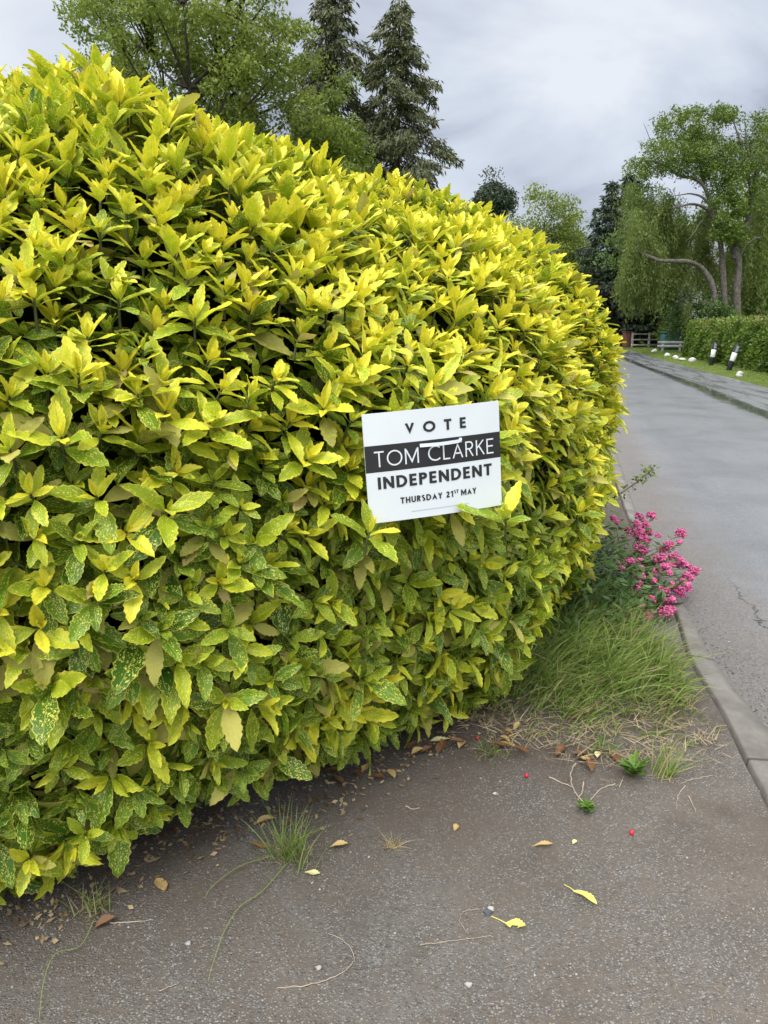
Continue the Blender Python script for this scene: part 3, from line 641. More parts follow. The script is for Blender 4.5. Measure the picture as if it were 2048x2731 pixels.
# driveway where the photographer stands, running under the shrub
left = kin.copy(); left[:, 0] = -9; left[:, 1] = np.clip(kin[:, 1], -3, 13); kk = kin[:, 1] < 13
rows = [with_z(left[kk] * (1 - q) + kin[kk] * q, 0) for q in np.linspace(0, 1, 5)]
rows[-1] = with_z(kin[kk] - np.array([.014, 0]), 0.0)
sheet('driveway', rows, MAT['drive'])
wob = .012 * np.sin(np.arange(len(kin)) * 1.7)
rows = [with_z(kin, -.05), with_z(kin + np.array([.004, 0]), .006), with_z(kin + np.array([.016, 0]), .007), with_z(kin * .5 + kout * .5, .001), with_z(kout, -.016), with_z(kout + np.array([.03, 0]), -.06)]
sheet('kerb', rows, MAT['kerb'])
vo = far + np.stack([np.interp(far[:, 1], [-3, 20, 30, 60, 90], [2.2, 2.2, 2.6, 3.4, 5]), np.interp(far[:, 1], [-3, 50, 62, 70, 90], [0, 0, 3, 6, 8])], 1)
rows = [with_z(far - np.array([.05, 0]), -.08), with_z(far, .0), with_z(far * .8 + vo * .2, .03), with_z(far * .4 + vo * .6, .05), with_z(vo, .05)]
sheet('verge', rows, MAT['verge_soil'])

# ------------------------------------------------------------------ foliage materials
MAT['alder'] = leafmat('pale_green_tree_leaf', (.13, .185, .030), (.25, .30, .055), .4)
MAT['alder2'] = leafmat('fresh_green_tree_leaf', (.10, .16, .020), (.21, .27, .035), .35)
MAT['cedar'] = leafmat('dark_conifer_spray', (.055, .066, .028), (.12, .13, .052), .1)
MAT['spruce'] = leafmat('blue_black_spruce', (.030, .048, .030), (.065, .088, .048), .08)
MAT['willow'] = leafmat('willow_leaf', (.10, .145, .032), (.19, .235, .055), .35)
MAT['ivy'] = leafmat('ivy_green', (.075, .125, .020), (.16, .22, .032), .3)
MAT['wood'] = leafmat('woodland_leaf', (.055, .10, .022), (.13, .19, .038), .25)
MAT['hazel'] = leafmat('dark_green_leaf', (.035, .075, .016), (.095, .16, .026), .25)
MAT['blossom'] = leafmat('hawthorn', (.050, .085, .028), (.11, .15, .05), .2, tip=(.62, .64, .55))
MAT['hedge'] = leafmat('beech_hedge_leaf', (.06, .12, .016), (.15, .23, .025), .25, .4, tip=(.24, .20, .045))
MAT['grey_bark'] = plain('grey_bark', (.15, .135, .115), .9, .6, 9, .15, 1.0)
MAT['dark_bark'] = plain('dark_bark', (.06, .05, .04), .9, .5, 6, .2)

def scatter_leaves(g, C, sig, per, L, flat=.6, shade=None, droop=0.0, asp=.55, rs=rng, tips=None):
    C = np.repeat(C, per, 0); N = len(C)
    sg = np.repeat(np.broadcast_to(sig, (N // per,)), per)[:, None]
    d0 = nrm(rs.normal(size=(N, 3))) * rs.random((N, 1)) ** .45
    P = C + d0 * sg * np.array([1, 1, flat]) * 1.5
    d = nrm(rs.normal(size=(N, 3)) + np.array([0, 0, -droop])); n = nrm(rs.normal(size=(N, 3)) * .8 + np.array([0, 0, 1]))
    sh = np.repeat(rs.random(N // per) if shade is None else shade, per) * .55 + rs.random(N) * .45
    a = np.stack([sh, rs.random(N), (rs.random(N) < tips) if tips is not None else np.zeros(N)], 1)
    l = L * (.6 + .8 * rs.random(N)); kites(g, P, d, n, l, l * asp, a)

def tree(name, label, base, H, rx, z0, nclump, per, L, mat, seed, group=None, nstem=1, sig=.5, cat='tree', bark='dark_bark', lump=.3, lean=(0, 0), shell=.45, flat=.6, trunk_r=None, ztop_bias=1.0):
    rs = np.random.default_rng(seed); base = np.array(base, float)
    root = thing(name, tuple(base), label, cat, group)
    kz = rs.normal(size=(6, 3)) * 2.2; ko = rs.random(6) * 6
    cz, rz = (z0 + H) / 2, (H - z0) / 2
    d = nrm(rs.normal(size=(nclump, 3))); rr = (1 + lump * np.sin(d @ kz.T + ko).mean(1) * 1.9) * (shell + (1 - shell) * rs.random(nclump) ** .6)
    C = base + np.array([lean[0], lean[1], cz]) + d * rr[:, None] * np.array([rx, rx, rz])
    C = C[C[:, 2] > base[2] + z0 * .7]
    g = Geo(); tr = trunk_r or H * .022; stems = []
    for k in range(nstem):
        top = base + np.array([lean[0] + rs.normal() * rx * .3 * (nstem > 1), lean[1] + rs.normal() * rx * .3 * (nstem > 1), H * (.86 - .1 * rs.random())])
        b = base + np.array([rs.normal() * .25 * (nstem > 1), rs.normal() * .25 * (nstem > 1), -.15]); t = np.linspace(0, 1, 10)[:, None]
        mid = b * .5 + top * .5 + rs.normal(size=3) * np.array([rx * .12, rx * .12, 0]); pts = (1 - t) ** 2 * b + 2 * t * (1 - t) * mid + t * t * top
        pts[1:-1] += rs.normal(size=(8, 3)) * .012 * H; stems.append(pts); tube(g, pts, tr * (1 - .88 * t[:, 0]) / nstem ** .35, 7)
    allp = np.vstack(stems); limbs = []
    for c in C[rs.permutation(len(C))[:max(26, len(C) // 3)]]:
        w = np.linalg.norm((allp - c) * np.array([1, 1, .8]), axis=1) + 99 * (allp[:, 2] > c[2] - .06 * H) + 99 * (allp[:, 2] < base[2] + z0 * .5); s = allp[np.argmin(w)]
        dist = np.linalg.norm(c - s); mid = (s + c) / 2 + np.array([0, 0, -.08 * dist]) + rs.normal(size=3) * .06 * dist
        t = np.linspace(0, 1, 6)[:, None]; pts = (1 - t) ** 2 * s + 2 * t * (1 - t) * mid + t * t * c
        tube(g, pts, np.linspace(tr * .30, tr * .05, 6) * min(1.0, .5 + dist / rx * .5), 4, cap=False); limbs.append(pts[2:])
    allb = np.vstack(limbs)
    for c in C:
        s = allb[np.argmin(np.linalg.norm(allb - c, axis=1))]
        if np.linalg.norm(s - c) > .15: tube(g, [s, (s + c) / 2 + rs.normal(size=3) * .08, c], [tr * .07, tr * .05, tr * .025], 3, cap=False)
    g.build('trunk', MAT[bark], root)
    g = Geo(); scatter_leaves(g, C, sig * (.7 + .6 * rs.random(len(C))), per, L, flat, rs=rs, tips=.0)
    g.build('crown', MAT[mat], root); return root

def conifer(name, label, base, H, rx, z0, mat, seed, nb=90, droop=.35, spray=.32, dens=16, power=.8, group=None, hang=.8, up=0.0):
    rs = np.random.default_rng(seed); base = np.array(base, float); root = thing(name, tuple(base), label, 'conifer', group)
    gt = Geo(); t = np.linspace(0, 1, 9)[:, None]; tube(gt, base + np.array([0, 0, 1.]) * t * H + np.array([.05, .03, 0]) * np.sin(t * 9) * .6, H * .016 * (1 - .95 * t[:, 0]) + .01, 7)
    gc = Geo(); PP, DD = [], []
    for k in range(nb):
        f = 1 - (1 - k / nb) ** 1.15; z = z0 + (H - z0) * f * .985; az = k * 2.39996 + rs.normal() * .4
        ln = rx * ((1 - f) ** power * (.35 + .9 * rs.random()) + .035); o = np.array([math.cos(az), math.sin(az), 0]); m = 7; tt = np.linspace(0, 1, m)[:, None]
        sag = -droop * ln * tt ** 1.3 + (up + .18 * droop) * ln * tt ** 2.6
        pts = base + np.array([0, 0, z]) + o * ln * tt + np.array([0, 0, 1.]) * sag + rs.normal(size=(m, 3)) * .02 * ln * tt
        tube(gt, pts, np.linspace(.012 * H * (1 - f) * .35 + .012, .006, m), 4, cap=False)
        ns = max(6, int(ln * dens)); u = rs.random(ns) ** .7 * .92 + .08; p = np.stack([np.interp(u, tt[:, 0], pts[:, q]) for q in range(3)], 1)
        sd_ = np.cross(o, [0, 0, 1.]); lat = rs.normal(size=(ns, 1)) * .16 * ln * (1 - u[:, None] * .7)
        p = p + sd_ * lat + np.array([0, 0, -1.]) * np.abs(lat) * .3
        dr = nrm(o * (.55 + .3 * rs.random((ns, 1))) + sd_ * np.sign(lat) * .5 + np.array([0, 0, -hang]) + rs.normal(size=(ns, 3)) * .3)
        PP.append(p); DD.append(dr)
    P, D = np.vstack(PP), np.vstack(DD)
    for q in range(5):                            # every spray is a little fan of scales
        N = len(P); L = spray * (.45 + .8 * rs.random(N)); kites(gc, P + rs.normal(size=(N, 3)) * .07, D + rs.normal(size=(N, 3)) * .35, rs.normal(size=(N, 3)), L, L * .26, np.stack([rs.random(N), rs.random(N), np.zeros(N)], 1))
    gt.build('trunk', MAT['dark_bark'], root); gc.build('crown', MAT[mat], root); return root

def base_of(px, Y): p = atY(px, 873, Y); return np.array([p[0], Y, float(hill_z(p[0], np.array(Y)))])
def height(py, Y): return float(atY(1024, py, Y)[2])
# big trees behind the shrub
b = base_of(540, 22); tree('alder_tree', 'tall airy many-stemmed tree with pale green leaves rising behind the spotted laurel', b, height(-150, 22) + .3, 3.05, 2.0, 520, 200, .105, 'alder', 3, nstem=4, sig=.36, lump=.30, shell=.30)
b = base_of(870, 24); tree('small_tree', 'lower rounded green tree in front of the drooping conifers', b, height(165, 24) - .3, 1.25, 1.6, 190, 300, .10, 'alder2', 5, nstem=2, sig=.38, lump=.25, shell=.2)
b = base_of(275, 27); tree('small_tree', 'low green tree showing at the left shoulder of the airy tall tree', b, height(160, 27), 1.2, 1.5, 70, 200, .10, 'alder', 6, nstem=2, sig=.45)
b = base_of(1060, 30); conifer('cedar_tree', 'dark drooping conifer nearest the open sky, its whole right side in view', b, height(-25, 30), 3.6, .8, 'cedar', 8, nb=150, droop=.48, spray=.24, dens=40, power=.62, hang=1.1, group='drooping conifers behind the laurel')
b = base_of(905, 31); conifer('cedar_tree', 'dark drooping conifer half hidden by the lower rounded green tree', b, height(-90, 31), 4.3, .8, 'cedar', 9, nb=150, droop=.48, spray=.24, dens=40, power=.62, hang=1.1, group='drooping conifers behind the laurel')
# far trees in the gap over the lane
b = base_of(1308, 85); tree('distant_tree', 'small dark rounded treetop just above the laurel against the clouds', b, height(470, 85) - b[2], 2.3, 12, 60, 160, .28, 'spruce', 21, sig=.7, shell=.2)
b = base_of(1435, 72); tree('distant_tree', 'hazy soft green tree left of the pointed twin spruces', b, height(512, 72) - b[2], 3.6, 2, 120, 150, .24, 'alder', 22, nstem=2, sig=.75)
b = base_of(1520, 76); tree('distant_tree', 'thin pale tree leaning out beside the twin spruces', b, height(590, 76) - b[2], 1.3, 6, 40, 90, .24, 'alder', 23, nstem=2, sig=.7)
b = base_of(1607, 64); conifer('spruce_tree', 'dark spruce with bare outstretched branches, left of the twin', b, height(478, 64) - b[2], 4.8, 1.2, 'spruce', 24, nb=110, droop=.28, spray=.5, dens=12, power=.8, hang=.5, up=.1, group='twin spruces over the lane')
b = base_of(1650, 66); conifer('spruce_tree', 'taller dark spruce behind, right one of the twin', b, height(455, 66) - b[2], 4.4, 1.2, 'spruce', 25, nb=110, droop=.26, spray=.5, dens=12, power=.8, hang=.5, up=.1, group='twin spruces over the lane')

# ------------------------------------------------------------------ the old willow with its arching limbs
def path(L, Y, jit=.0, n=8):
    P = np.array([atY(x, y, Y + (dy[0] if dy else 0)) for x, y, *dy in L]); return spline(P, n)
def build_willow():
    Y = 45; rs = np.random.default_rng(31); b = base_of(1968, Y); root = thing('willow_tree', tuple(b), 'old grey willow with twisted trunks, one long limb arching left over the hedge', 'tree')
    g = Geo(); limbs = []
    def limb(L, r0, r1, YY=Y):
        p = path(L, YY); p = p + np.cumsum(rs.normal(size=p.shape), 0) * .006; t = np.linspace(0, 1, len(p)); k = 1 + .10 * np.sin(t * 23 + rs.random() * 6) * (r0 > .15)
        tube(g, p, (r0 + (r1 - r0) * t) * k * .68, 9); limbs.append((p, r0)); return p
    limb([(1970, 930), (1968, 850), (1966, 780), (1972, 720), (1970, 690), (1962, 668), (1972, 645), (1990, 610), (2005, 560), (2010, 520), (2022, 470), (2040, 420), (2056, 380)], .34, .16)
    limb([(1956, 690), (1966, 655), (1985, 640)], .22, .14)
    limb([(2005, 560), (2000, 500), (1985, 440), (1975, 380), (1960, 330), (1955, 290)], .16, .03)
    limb([(2022, 470), (2000, 420), (1990, 360), (1985, 310)], .10, .02)
    limb([(1935, 900, 0), (1932, 800, 0), (1928, 720, 0), (1922, 650, 0), (1912, 600, 0), (1900, 560, 0), (1880, 500, 0), (1850, 478, 0), (1815, 470, 0), (1790, 452, 0), (1752, 432, 0), (1715, 428, 0)], .27, .06)
    limb([(1908, 590), (1885, 560), (1850, 545, -.5), (1815, 550, -1), (1790, 556, -1)], .17, .04)
    limb([(1900, 555), (1875, 525), (1845, 515), (1800, 520, -1)], .13, .03)
    limb([(1895, 570, 1), (1870, 590, 0), (1850, 620, -1), (1828, 645, -1)], .07, .02)
    limb([(1912, 850, -1), (1905, 790, -1), (1895, 752, -1), (1868, 715, -1), (1835, 700, -1.5), (1790, 697, -2), (1752, 694, -2), (1720, 680, -2), (1698, 672, -2)], .27, .10)
    limb([(1706, 676, -2), (1700, 630, -2), (1692, 600, -2), (1680, 570, -2)], .05, .015)
    limb([(1700, 672, -2), (1688, 640, -2), (1672, 610, -2), (1660, 590, -2)], .05, .015)
    limb([(1700, 672, -2), (1670, 662, -2), (1640, 664, -3)], .06, .015)
    limb([(1970, 690), (1990, 655), (2010, 640), (2040, 630)], .10, .03)
    limb([(1812, 468, 2), (1790, 400, 2), (1770, 360, 2), (1755, 325, 2)], .05, .012)
    limb([(1760, 436, 1), (1740, 390, 1), (1722, 345, 1), (1716, 330, 1)], .04, .010)
    limb([(1880, 500, 2), (1860, 420, 2), (1830, 360, 2), (1812, 300, 2)], .08, .015)
    limb([(1935, 905, -2), (1915, 870, -2), (1890, 815, -2), (1868, 803, -2)], .10, .04)
    g.build('trunk', MAT['grey_bark'], root)
    # leafy masses: upper crown in clumps, hanging and upright strands lower down
    C, sg = [], []
    def mass(n, x, y, sx, sy, Yc, sY, sc):
        for _ in range(n):
            C.append(atY(x + np.clip(rs.normal(), -1.4, 1.4) * sx, y + np.clip(rs.normal(), -1.3, 1.3) * sy, Yc + rs.normal() * sY)); sg.append(sc * (.7 + .6 * rs.random()))
    mass(30, 1835, 365, 50, 30, 47.0, 1.6, .42); mass(40, 1930, 385, 50, 55, 47.0, 1.6, .45); mass(22, 2010, 435, 36, 50, 47.0, 1.2, .45)
    mass(18, 1780, 420, 40, 26, 46.5, 1.5, .35); mass(16, 1720, 480, 32, 34, 46, 1.5, .35); mass(24, 1860, 440, 60, 30, 47, 1.5, .4); mass(10, 2045, 330, 14, 22, 45, 1, .4); mass(6, 1815, 315, 12, 14, 46, 1, .25); mass(12, 1900, 300, 36, 10, 46, 1, .3); mass(12, 1850, 410, 80, 30, 44.4, .3, .3); mass(14, 1990, 480, 40, 60, 44.4, .3, .3)
    mass(28, 1940, 555, 20, 55, 44.6, .4, .36); mass(20, 1920, 480, 24, 30, 46.5, 1, .38); mass(12, 1955, 610, 16, 30, 44.6, .4, .34)
    g = Geo(); scatter_leaves(g, np.array(C), np.array(sg), 120, .17, .8, asp=.42, rs=rs, droop=.3); o = g.build('crown', MAT['ivy'], root)
    g = Geo(); S0 = []
    for (n, x, y, sx, sy, Yc, sY) in ((120, 1705, 600, 36, 34, 44, .8), (90, 1672, 680, 26, 36, 44, .8), (200, 1790, 600, 60, 50, 47, .9), (260, 1850, 640, 45, 55, 47.5, .9), (180, 1740, 520, 40, 30, 47, .9), (120, 1705, 735, 36, 26, 45.2, .8), (200, 1980, 730, 40, 60, 47.5, .8), (160, 2030, 600, 22, 80, 47.5, .8)):
        cen = None
        for k_ in range(n):                       # shoots hang in bunches from the same twig
            if k_ % 13 == 0: cen = (max(x + rs.normal() * sx, 1628 + 60 * rs.random()), y + rs.normal() * sy, Yc + rs.normal() * sY)
            S0.append(atY(cen[0] + rs.normal() * 9, cen[1] + rs.normal() * 9, cen[2] + rs.normal() * .3))
    S0 = np.array(S0); k = 13; u = np.linspace(0, 1, k); ln = .9 + 1.1 * rs.random(len(S0)); P = S0[:, None] + np.array([0, 0, -1.]) * (u[None] * ln[:, None])[..., None] + (nrm(rs.normal(size=(len(S0), 3)) * np.array([1, 1, 0]))[:, None] * (.25 * np.sin(u * 1.7))[None, :, None]) + rs.normal(size=(len(S0), k, 3)) * .07
    N = P.shape[0] * k; P = P.reshape(-1, 3)
    for q in range(3):
        l = .15 + .12 * rs.random(N); kites(g, P + rs.normal(size=(N, 3)) * .08, rs.normal(size=(N, 3)) * .5 + np.array([0, 0, -.8]), rs.normal(size=(N, 3)) + np.array([0, -.5, 0]), l, l * .24, np.stack([np.repeat(rs.random(len(S0)), k) * .6 + .4 * rs.random(N), rs.random(N), np.zeros(N)], 1))
    g.build('hanging_shoots', MAT['willow'], root)
build_willow()
# wood behind the willow and hedge: trees one can tell apart
WOOD = [(1760, 60, 560, 4.0, 'wood', 41, 'broad dark tree filling the gap left of the willow trunks'), (1880, 66, 520, 4.6, 'wood', 42, 'broad dark tree straight behind the willow trunks'), (2010, 60, 480, 4.4, 'alder2', 43, 'fresh green tree behind the right edge of the hedge'),
        (2110, 50, 420, 5.0, 'alder2', 44, 'bushy green tree farthest right behind the hedge, only its left side in view'), (1690, 74, 640, 3.4, 'wood', 45, 'low dark tree under the twin spruces'), (1600, 80, 690, 4.0, 'wood', 46, 'dark wooded bank tree left of the telegraph pole'),
        (1500, 90, 660, 5, 'wood', 48, 'dark far tree low behind the laurel edge')]
for px, Y, top, rx, mt, sd_, lab in WOOD:
    b = base_of(px, Y); tree('woodland_tree', lab, b, height(top, Y) - b[2], rx, 2.4 if sd_ in (41, 45) else .3, 150, 120, .27, mt, sd_, group='woodland trees behind the lane', sig=.85, lump=.25, shell=.3)
SHR = [('hazel_bush', 1865, 50, 775, 2.4, 'hazel', 51, 'dark green leafy bush under the long willow limb'), ('hazel_bush', 1775, 64, 775, 2.3, 'hazel', 52, 'dark bush between the blossoming hawthorn and the willow limb'), ('hazel_bush', 1915, 43.5, 815, 1.1, 'hazel', 53, 'small dark bush at the foot of the second willow trunk'),
       ('hazel_bush', 2030, 48, 770, 2.0, 'hazel', 54, 'dark bush right of the willow trunk above the hedge'), ('hazel_bush', 1772, 68, 785, 1.6, 'wood', 60, 'mid green bush above the pale fence rails'), ('hazel_bush', 1668, 74, 740, 2.0, 'willow', 62, 'pale loose bush behind the brick gate pier'), ('hawthorn_bush', 1650, 70, 750, 2.4, 'blossom', 55, 'hawthorn bush dusted with white blossom beside the laurel edge'), ('green_bush', 1800, 58, 842, 1.1, 'ivy', 56, 'small bright green bush behind the green tank'),
       ('green_bush', 1962, 33.5, 850, .8, 'ivy', 57, 'bright green shoots standing up out of the clipped hedge top'), ('ivy_clump', 1672, 65.5, 868, .9, 'wood', 58, 'dark ivy heaped over the brick gate pier'), ('green_bush', 1752, 68, 866, .8, 'hazel', 59, 'low bush behind the pale post and rail fence')]
for nm, px, Y, top, rx, mt, sd_, lab in SHR:
    b = base_of(px, Y); tree(nm, lab, b, height(top, Y) - b[2], rx, .05, 70, 130, .14 if Y < 55 else .18, mt, sd_, sig=.4, cat='bush', nstem=3, lump=.25, shell=.3, trunk_r=.05, group=None)
    if mt == 'blossom':
        for ch in bpy.data.objects[-1:] if False else [c for c in COL.objects if c.parent and c.parent.get('label') == lab and c.name.startswith('crown')]:
            at = ch.data.attributes['var']; n = len(at.data); v = np.zeros(n * 3, np.float32); at.data.foreach_get('vector', v); v = v.reshape(-1, 3); v[:, 2] = np.repeat(rng.random(n // 4) < .30, 4); at.data.foreach_set('vector', v.ravel())

# ------------------------------------------------------------------ the clipped hedge
def build_hedge():
    rs = np.random.default_rng(61)
    A, B = np.array([16.6, 41.5]), np.array([10.9, 14.0]); ln = np.linalg.norm(B - A); ax = (B - A) / ln; nr = np.array([ax[1], -ax[0]]); nr = nr if nr[0] < 0 else -nr
    root = thing('clipped_hedge', (float(A[0]), float(A[1]), 0), 'long clipped green hedge with russet tips along the grass verge', 'hedge'); H, D = 1.72, 1.2
    g = Geo(); n = 62000; face = rs.choice(3, n, p=[.60, .28, .12]); u = rs.random(n) * ln; z = rs.random(n) * H; w = rs.random(n) * D
    u = np.where(face == 2, 0, u); dist = np.where(face == 0, 0, w); z = np.where(face == 1, H, z)
    lump = .10 * np.sin(u * 1.9 + z * 2.0) + .07 * np.sin(u * 4.3 - z * 3.1 + 1)
    rnd = .30 * np.clip((z - (H - .45)) / .45, 0, 1) ** 2 * (face == 0)
    p2 = A + ax * (u - .05 + (face == 2) * lump)[:, None] - nr * (dist + rnd)[:, None] + nr * (lump * (face == 0))[:, None]
    top = H + .05 * np.sin(u * 1.3) + .05 * np.sin(u * 3.7); z = np.where(face == 1, top + rs.random(n) ** 3 * .16, z * top / H)
    P = np.column_stack([p2, z + .03]) + rs.normal(size=(n, 3)) * .05
    nv = np.where((face == 0)[:, None], np.append(nr, .5), np.where((face == 1)[:, None], np.array([0, 0, 1.]), np.append(-ax, .4)))
    tipf = (rs.random(n) < np.where(face == 1, .45, .04 + .30 * smooth(z, H - .35, H))).astype(float) * rs.random(n)
    l = .085 + .05 * rs.random(n); pt = rs.random(n) * .5 + .5 * (np.sin(P @ np.array([1.9, 1.3, 2.7])) * .5 + .5)
    kites(g, P, rs.normal(size=(n, 3)) * .6 + nv * .5 + np.array([0, 0, .1]), nv + rs.normal(size=(n, 3)) * .6, l, l * .6, np.stack([pt, rs.random(n), tipf], 1)); g.build('foliage', MAT['hedge'], root)
    g = Geo()
    for d in (.22, D - .22):
        for t in np.linspace(.2, ln - .2, 60):
            q = A + ax * t - nr * d; tube(g, [(q[0], q[1], -.05), (q[0] + rs.normal() * .06, q[1] + rs.normal() * .06, .8), (q[0] + rs.normal() * .12, q[1] + rs.normal() * .12, 1.5)], [.025, .018, .008], 5)
    g.build('stems', MAT['dark_bark'], root)
    g = Geo(); m = 14000; u, z, w = rs.random(m) * ln, rs.random(m) * (H - .1), .12 + rs.random(m) * (D - .24); q = A + ax * u[:, None] - nr * w[:, None]
    l = .16 + .08 * rs.random(m); kites(g, np.column_stack([q, z]), rs.normal(size=(m, 3)), rs.normal(size=(m, 3)), l, l * .6, np.stack([rs.random(m) * .4, rs.random(m), np.zeros(m)], 1)); g.build('inner_leaves', MAT['hazel'], root)
build_hedge()

# ------------------------------------------------------------------ things along the far verge
MAT['white_paint'] = plain('white_paint', (.78, .79, .77), .55, .12, 9); MAT['pale_stone'] = plain('whitewashed_stone', (.66, .65, .60), .85, .35, 12, .3, .5)
MAT['black_plastic'] = plain('black_plastic', (.022, .023, .026), .45, .3, 10); MAT['reflector'] = plain('grey_reflector', (.35, .37, .40), .35, .2, 30); MAT['old_rail'] = plain('weathered_rail', (.62, .57, .50), .8, .35, 5, .2)
MAT['grey_wood'] = plain('grey_weathered_wood', (.50, .46, .44), .8, .35, 6, .2); MAT['tank'] = plain('dark_green_plastic', (.02, .115, .10), .5, .2, 3); MAT['galv'] = plain('galvanised_pipe', (.45, .46, .45), .5, .2, 10)
def bollard(px, py, Y, lean, label):
    base = gnd(px, py, .03); root = thing('verge_post', tuple(base), label, 'bollard', 'black and white posts on the verge')
    ax = nrm(np.array([math.sin(lean), -.03, math.cos(lean)])); h, r = .98, .095
    def seg(z0, z1, rr, nm, mt, par=root, end=True):
        g = Geo(); tube(g, [base + ax * z0, base + ax * (z0 + .004), base + ax * (z1 - .012), base + ax * z1], [rr * .97, rr, rr, rr * .9], 16); return g.build(nm, mt, par, smoothed=True)
    seg(-.15, h, r, 'post_body', MAT['black_plastic']); seg(.36, .68, r + .004, 'white_band', MAT['white_paint'])
    g = Geo(); v = np.array([base + ax * z + np.array([-math.sin(q), -math.cos(q), 0]) * (r + .005) for z in (.72, .92) for q in np.linspace(-.55, .55, 7)]); i = np.arange(6)
    g.add(v, np.stack([i + 1, i, i + 7, i + 8], 1)); g.build('reflector', MAT['reflector'], root)
    g = Geo()
    for z in (.785, .85):
        v = np.array([base + ax * zz + np.array([-math.sin(q), -math.cos(q), 0]) * (r + .008) for zz in (z, z + .012) for q in np.linspace(-.5, .5, 7)]); g.add(v, np.stack([i + 1, i, i + 7, i + 8], 1))
    g.build('reflector_bars', MAT['black_plastic'], root)
bollard(1896, 975, 32, .07, 'upright black and white verge post in front of the clipped hedge'); bollard(1943, 988, 29, .24, 'black and white verge post leaning to the right by the hedge')
for k, (px, py, r, lab) in enumerate([(1745, 940, .155, 'largest white painted stone, nearest the low double rail'), (1779, 950, .13, 'small white stone on the verge, next after the largest one'), (1801, 957, .135, 'white stone with a dark hollow in its face on the verge'),
        (1820, 961, .115, 'flat white stone between the hollow one and the round one'), (1845, 965, .135, 'round white stone where the row ends, left of the verge posts'), (1973, 1004, .125, 'white stone on its own to the right of the leaning post')]):
    b = gnd(px, py, .03); g = Geo(); blob(g, b + np.array([0, 0, r * .45]), r, None, .35, 70 + k, (1.05 if k != 3 else 1.25, .9, .85 if k != 3 else .62), 9, 14); o = g.build('white_stone', MAT['pale_stone'], None, tuple(b), smoothed=True); tag(o, lab, 'stone', 'white stones on the verge')
# low double rail in front of the tank
b = gnd(1775, 940, .03); root = thing('low_rail', tuple(b), 'low double rail of weathered pale boards on posts in front of the green tank', 'barrier'); x0, x1 = gnd(1737, 940)[0], gnd(1812, 940)[0]; Yr = b[1]
for z in (.68, .44):
    g = Geo(); addbox(g, ((x0 + x1) / 2, Yr - .06, z), (x1 - x0, .06, .15), .02, .012); g.build('rail', MAT['grey_wood'], root)
for px in (1752, 1797):
    g = Geo(); addbox(g, (gnd(px, 940)[0], Yr, .36), (.12, .08, .76), 0, .01); g.build('post', MAT['grey_wood'], root)
# green tank with two vent pipes
b = gnd(1795, 935, .03); root = thing('green_tank', tuple(b), 'dark green storage tank with two pale upright pipes behind the low rail', 'tank'); xa = gnd(1757, 935)[0]; Yt = b[1] + .6
g = Geo(); addbox(g, (xa + 1.05, Yt, .62), (2.1, 1.15, 1.2), 0, .08); g.build('body', MAT['tank'], root)
for k in range(3):
    g = Geo(); addbox(g, (xa + .36 + k * .68, Yt - .58, .60), (.10, .05, .95), 0, .02); g.build('rib', MAT['tank'], root)
g = Geo(); addbox(g, (xa + 1.05, Yt, 1.27), (2.2, 1.25, .11), 0, .04); g.build('lid', MAT['tank'], root)
for px in (1780.5, 1785.5):
    q = atY(px, 890, Yt - .35); g = Geo(); tube(g, [(q[0], Yt - .35, 1.25), (q[0] + .03, Yt - .35, 1.8), (q[0] + .06, Yt - .35, 2.32)], .030, 8); g.build('vent_pipe', MAT['galv'], root)
# post and rail fence
Yf = 61.5; root = thing('rail_fence', (21.5, Yf, 0), 'pale post and rail fence at the bend of the lane', 'fence')
for z in (1.10, .66, .24):
    xa_, xb = atY(1684, 900, Yf)[0], atY(1790, 900, Yf)[0]; g = Geo(); addbox(g, ((xa_ + xb) / 2, Yf - .06, z), (xb - xa_, .05, .10), 0, .01); g.build('rail', MAT['old_rail'], root)
for px in (1687, 1731.5, 1776):
    g = Geo(); addbox(g, (atY(px, 900, Yf)[0], Yf, .58), (.17, .12, 1.26), 0, .01); g.build('post', MAT['white_paint'] if px == 1731.5 else MAT['old_rail'], root)
# brick gate pier and the brown panel beside it
def mat_brick():
    m = M('red_brick'); p = m.obj(); mp_ = m.n('ShaderNodeMapping'); m.put(p, mp_.inputs[0]); mp_.inputs['Rotation'].default_value = (R(90), 0, 0)
    bt = m.n('ShaderNodeTexBrick'); m.put(mp_.outputs[0], bt.inputs['Vector']); bt.inputs['Scale'].default_value = 4.4; bt.inputs['Color1'].default_value = (.33, .11, .07, 1); bt.inputs['Color2'].default_value = (.24, .085, .06, 1); bt.inputs['Mortar'].default_value = (.34, .27, .22, 1); bt.inputs['Mortar Size'].default_value = .02
    return m.out(bt.outputs[0], .85, .2)
MAT['brick'] = mat_brick(); MAT['brown_board'] = plain('brown_boards', (.12, .07, .05), .85, .4, 7, .2)
x = atY(1671, 900, 62)[0]; root = thing('gate_pier', (float(x), 62, 0), 'red brick gate pier half under ivy at the bend of the lane', 'gate pier'); g = Geo(); addbox(g, (x, 62, .60), (.56, .56, 1.25), .1, .02); g.build('brick_shaft', MAT['brick'], root); g = Geo(); addbox(g, (x, 62, 1.265), (.66, .66, .09), .1, .02); g.build('coping', MAT['brick'], root)
root = thing('board_gate', (float(x) - 1.4, 62.2, 0), 'dark brown boarded gate hung beside the brick gate pier', 'gate')
for k in range(9):
    g = Geo(); addbox(g, (x - .42 - k * .22, 62.2, .58), (.20, .035, .98), 0, .008); g.build('board', MAT['brown_board'], root)
for z in (.28, .9):
    g = Geo(); addbox(g, (x - 1.3, 62.245, z), (2.0, .05, .10), 0, .008); g.build('crossbar', MAT['brown_board'], root)
